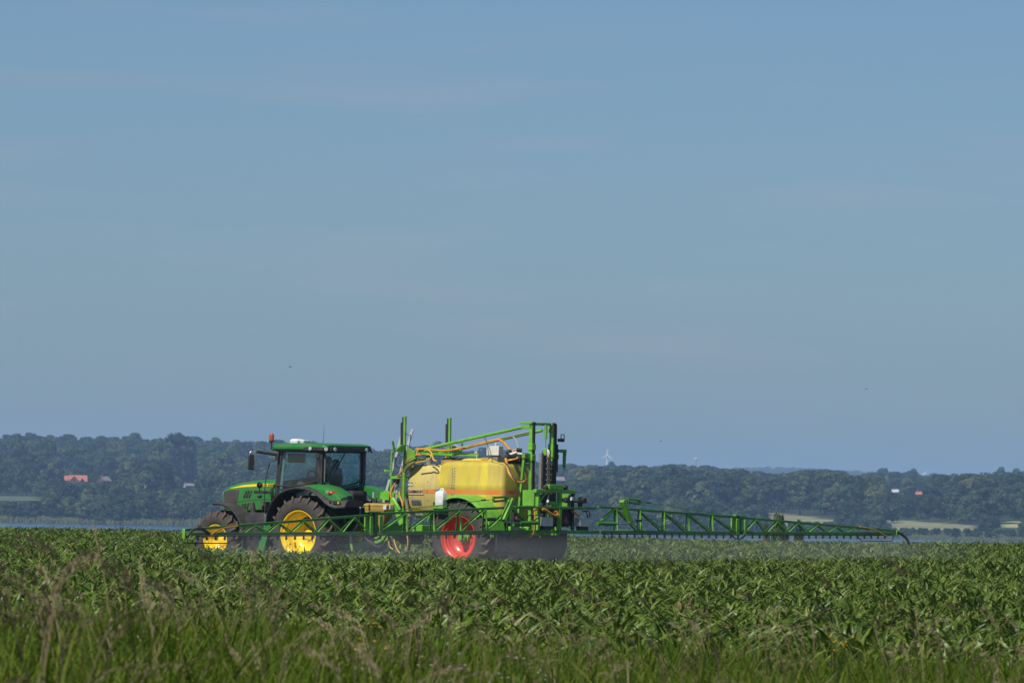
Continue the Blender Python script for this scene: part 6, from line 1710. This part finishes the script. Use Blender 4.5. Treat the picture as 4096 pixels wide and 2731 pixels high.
# grass verge in front
M_['grass'] = leaf_mat('verge_grass', [(0.034, 0.066, 0.004), (0.068, 0.118, 0.007), (0.118, 0.160, 0.016), (0.25, 0.23, 0.050)], 0.7, 0.35, 0.12)
M_['straw'] = leaf_mat('flowering_grass', [(0.12, 0.10, 0.05), (0.20, 0.16, 0.085), (0.32, 0.27, 0.15)], 0.7, 0.2, 0.2)
M_['petal'] = mat('yellow_petal', (0.75, 0.45, 0.01), 0.6)
M_['dock'] = leaf_mat('rusty_dock_seed', [(0.20, 0.07, 0.03), (0.28, 0.11, 0.05)], 0.8, 0.1, 0.1)
M_['whitepetal'] = mat('white_petal', (0.7, 0.7, 0.68), 0.6)
M_['stalk'] = leaf_mat('dark_flowering_grass', [(0.05, 0.045, 0.022), (0.09, 0.07, 0.04)], 0.7, 0.2, 0.2)
def tuft_mesh(seed, hmin, hmax, n=34, spread=0.14, seedheads=0):
    g = random.Random(seed)
    mb = MB()
    for i in range(n):
        a = g.uniform(0, 6.28); r = spread*math.sqrt(g.random())
        L = g.uniform(hmin, hmax)
        b = g.random() < 0.035
        blade(mb, (r*math.cos(a), r*math.sin(a), -0.02), g.uniform(0, 6.28), L, g.uniform(0.008, 0.018), g.uniform(0.8, 1.5), g.uniform(0.4, 2.6), 5, 0.1, 1 if b else 0, g.uniform(-0.5, 0.5))
    for i in range(seedheads):
        a = g.uniform(0, 6.28); r = spread*math.sqrt(g.random())
        panicle(mb, (r*math.cos(a), r*math.sin(a), -0.02), g.uniform(0, 6.28), g.uniform(hmax*0.95, hmax*1.35), g, 1)
    return mb.mesh('grass_tuft', [M_['grass'], M_['straw']], fix=False, smooth=False)
def panicle(mb, base, az, H, g, mi, head=0.14, lean=0.18, fat=0.012):
    """flowering grass stem with a loose, nodding seed head"""
    d = Vector((math.cos(az), math.sin(az), 0))
    p0 = Vector(base)
    pts_ = [p0+Vector((0, 0, H*t))+d*(lean*H*t*t) for t in (0, 0.35, 0.7, 0.9)]
    tip = pts_[-1]
    hd = [tip+Vector((0, 0, head*t*(1-0.35*t)))+d*(head*0.75*t*t+0.05*t) for t in np.linspace(0, 1, 5)]
    mb.tube(pts_+hd[1:], [0.0035, 0.003, 0.0024, 0.002, 0.0018, 0.0015, 0.0012, 0.001], 3, cap=False, mi=mi)
    for q in range(26):
        t = g.uniform(0.05, 1.0)
        k = min(3, int(t*4)); f = t*4-k
        c = hd[k]+(hd[k+1]-hd[k])*f
        w = fat*(1.1-t*0.75)
        o = Vector((g.gauss(0, w), g.gauss(0, w), g.gauss(0, 0.008)))
        s = g.uniform(0.006, 0.013)
        u = Vector((g.gauss(0, 1), g.gauss(0, 1), g.gauss(0, 1))).normalized()*s*0.5
        v = (d*0.5+Vector((0, 0, 1))).normalized()*s*1.5
        c = c+o
        k0 = len(mb.v)
        mb.v += [tuple(c-u), tuple(c+v*0.5+u*0.2), tuple(c+u), tuple(c-v)]
        mb.f.append((k0, k0+1, k0+2, k0+3)); mb.mi.append(mi)
TUFTS = [tuft_mesh(1, 0.30, 0.55), tuft_mesh(2, 0.35, 0.65), tuft_mesh(3, 0.25, 0.50), tuft_mesh(4, 0.4, 0.75, 30, seedheads=1), tuft_mesh(5, 0.35, 0.7, 30, seedheads=2), tuft_mesh(6, 0.3, 0.6, 40, 0.2)]
def verge():
    g = np.random.RandomState(31)
    src = []
    for i, me in enumerate(TUFTS):
        o = bpy.data.objects.new('grass_tuft', me); COL.objects.link(o)
        x, y = (-2.5+i*0.9, 44.0+0.4*(i % 3))
        o.location = (x, y, terrain_h(x, y))
        tag(o, 'tuft of meadow grass on the verge', 'grass', kind='stuff')
        src.append(o)
    pts, rot, sc, pk = [], [], [], []
    lo, hi = 27.0, 58.5
    for i in range(27000):
        y = math.sqrt(g.uniform(lo*lo, hi*hi)) if g.uniform() < 0.65 else g.uniform(lo, hi)
        half = 0.0853*1.1*y+6.0
        x = g.uniform(-half, half)
        # the verge is wilder on the left
        pts.append((x, y, terrain_h(x, y)))
        rot.append((g.normal(0, 0.22), g.normal(0, 0.22), g.uniform(0, 6.28)))
        s = g.uniform(0.7, 1.15)*(1.0+0.18*max(0.0, math.sin(x*0.9+0.6))*math.sin(y*0.5+1)) * (0.85 if y > 52 else 1.05)
        s *= 1.0+0.60*min(1.0, max(0.0, (0.15-x/(0.0853*y))*1.2))*(0.4+0.6*abs(math.sin(x*1.3+y*0.4)))
        sc.append((s, s, s))
        pk.append(g.choice(6, p=[0.28, 0.24, 0.28, 0.014, 0.016, 0.17]))
    gn_scatter('meadow_grass', pts, rot, sc, pk, src, 'long meadow grass on the verge in front of the maize', 'grass')
verge()
# tall flowering stems that stand clear of the crop
def stalks():
    g = random.Random(77)
    for v in range(5):
        mb = MB()
        for j in range(g.choice([1, 1, 2])):
            panicle(mb, (g.uniform(-.1, .1), g.uniform(-.1, .1), -0.02), g.uniform(-0.5, 0.6), 1.0*g.uniform(0.80, 1.0), g, 0, 0.10, 0.20, 0.0055)
        me = mb.mesh('flowering_grass_stalk', [M_['stalk']], fix=False, smooth=False)
        STALK.append(me)
    spots = [(60, 2010, 31), (75, 2120, 33), (170, 2090, 35), (255, 2060, 34), (285, 2095, 30), (370, 2020, 31), (420, 2035, 33), (500, 2010, 31), (560, 2075, 32), (610, 2070, 36), (690, 2035, 34), (700, 2110, 32),
             (735, 2120, 33), (30, 2200, 36), (120, 2230, 37), (200, 2240, 34), (310, 2240, 35), (420, 2200, 38), (470, 2280, 36), (540, 2260, 33), (660, 2250, 38), (1050, 2090, 36), (1240, 2210, 39), (1500, 2300, 40), (1570, 2290, 37),
             (2540, 2150, 36), (2590, 2180, 38), (2480, 2230, 39), (2840, 2140, 37), (3200, 2195, 38), (3440, 2210, 37), (3520, 2190, 36), (3815, 2112, 35), (3840, 2180, 38), (4040, 2260, 38), (3640, 2300, 40), (1850, 2260, 41), (2180, 2300, 41),
             (890, 2240, 38), (980, 2300, 40), (160, 2330, 40), (350, 2360, 40), (760, 2330, 40), (2700, 2320, 41), (3000, 2330, 41), (3300, 2350, 41), (2300, 2380, 42), (1700, 2390, 42), (1350, 2380, 42)]
    for i, (px, py, r) in enumerate(spots):
        p = at_dist(px, py, r)
        z = terrain_h(p.x, r)
        h = (p.z-z)/0.99
        o = bpy.data.objects.new('flowering_grass_stalk', STALK[i % 5]); COL.objects.link(o)
        o.location = (p.x-0.10, r, z); o.scale = (h*0.9, h*0.9, h); o.rotation_euler = (0, 0, g.uniform(2.6, 3.6))
        tag(o, 'tall brown flowering grass stalk standing above the verge', 'grass stalk', 'tall flowering grass stalks on the verge')
STALK = []
stalks()
def flower_plant(px, py, r, n, label, m, name, s=1.0):
    p = at_dist(px, py, r)
    g = random.Random(int(px))
    z0 = terrain_h(p.x, r)
    H = max(0.25, p.z-z0)
    e = empty(name, (p.x, r, z0)); tag(e, label, 'wildflower')
    st = MB(); fl = MB()
    for i in range(n):
        x, y, z = g.gauss(0, 0.07)*s, g.gauss(0, 0.08)*s, H+g.gauss(0, 0.045)*s
        st.tube([(x*0.2, y*0.2, 0), (x*0.6, y*0.6, z*0.7), (x, y, z)], 0.003, 4)
        for k in range(6):
            a = k*math.pi/3
            rr = 0.013*s
            fl.add([(x, y, z), (x+rr*math.cos(a-0.4), y+rr*math.sin(a-0.4), z+0.004), (x+rr*1.3*math.cos(a), y+rr*1.3*math.sin(a), z+0.002), (x+rr*math.cos(a+0.4), y+rr*math.sin(a+0.4), z+0.004)], [(0, 1, 2, 3)])
        fl.ball((x, y, z+0.003), 0.006*s, nu=6, nv=4)
    part('stem', st, 'grass', e)
    part('flower', fl, m, e, smooth=False)
flower_plant(1470, 2492, 46, 8, 'yellow wildflowers in the verge, uppermost cluster', 'petal', 'yellow_wildflower')
flower_plant(1450, 2525, 45, 7, 'yellow wildflowers in the verge, middle cluster', 'petal', 'yellow_wildflower')
flower_plant(1440, 2592, 42, 4, 'yellow wildflowers in the verge, lowest and largest blooms', 'petal', 'yellow_wildflower', 1.2)
flower_plant(3335, 2572, 43, 10, 'yellow wildflowers in the verge, cluster beyond the others near the maize', 'petal', 'yellow_wildflower')
for i, (px, py) in enumerate(((1990, 2700), (1850, 2660), (1760, 2670), (2080, 2640), (1650, 2640), (2150, 2700))):
    flower_plant(px, py, 39, 5, 'small white wildflowers low in the verge grass', 'whitepetal', 'white_wildflower', 0.7)
    bpy.context.scene.objects[-1]
for o in [q for q in bpy.data.objects if q.name.startswith('white_wildflower')]: o['group'] = 'white wildflowers in the verge'
def dock(px, py, r, m, label):
    p = at_dist(px, py, r); z0 = terrain_h(p.x, r); H = p.z-z0
    g = random.Random(int(px))
    e = empty('dock_plant', (p.x, r, z0)); tag(e, label, 'plant')
    part('stem', MB().tube([(0, 0, 0), (0.01, 0, H*0.6), (0.03, 0, H)], [0.006, 0.005, 0.003], 5), 'straw', e)
    mb = MB()
    for i in range(220):
        t = g.uniform(0.45, 1.0)
        c = Vector((0.03*t+g.gauss(0, 0.016*(1.5-t)), g.gauss(0, 0.016*(1.5-t)), H*t))
        u = Vector((g.gauss(0, 1), g.gauss(0, 1), g.gauss(0, 1))).normalized()*0.008
        v = Vector((g.gauss(0, 1), g.gauss(0, 1), g.gauss(0, 1))).normalized()*0.008
        mb.add([c-u, c+v, c+u, c-v], [(0, 1, 2, 3)])
    part('seed_head', mb, m, e, smooth=False)
dock(1660, 2505, 44, 'straw', 'yellowish dock spike standing in the verge grass')
dock(1215, 2665, 41, 'dock', 'rust-brown dock seed head low in the verge')
dock(1255, 2690, 40, 'dock', 'second rust-brown dock seed head, shorter, beside the first')

# ------------------------------------------------------------------ haze over the whole valley
def haze():
    m = bpy.data.materials.new('summer_haze')
    m.use_nodes = True
    n, l = m.node_tree.nodes, m.node_tree.links
    for x in list(n): n.remove(x)
    out = n.new('ShaderNodeOutputMaterial')
    pv = n.new('ShaderNodeVolumePrincipled')
    pv.inputs['Color'].default_value = (0.44, 0.67, 1.0, 1)
    pv.inputs['Density'].default_value = 0.000105
    pv.inputs['Anisotropy'].default_value = 0.0
    l.new(pv.outputs[0], out.inputs['Volume'])
    o = part('haze', MB().box(-22500, 22500, -120, 17200, -13.5, 100), m, None, smooth=False)
    tag(o, 'thin bluish summer haze over lake and hills', 'haze', kind='stuff')
haze()
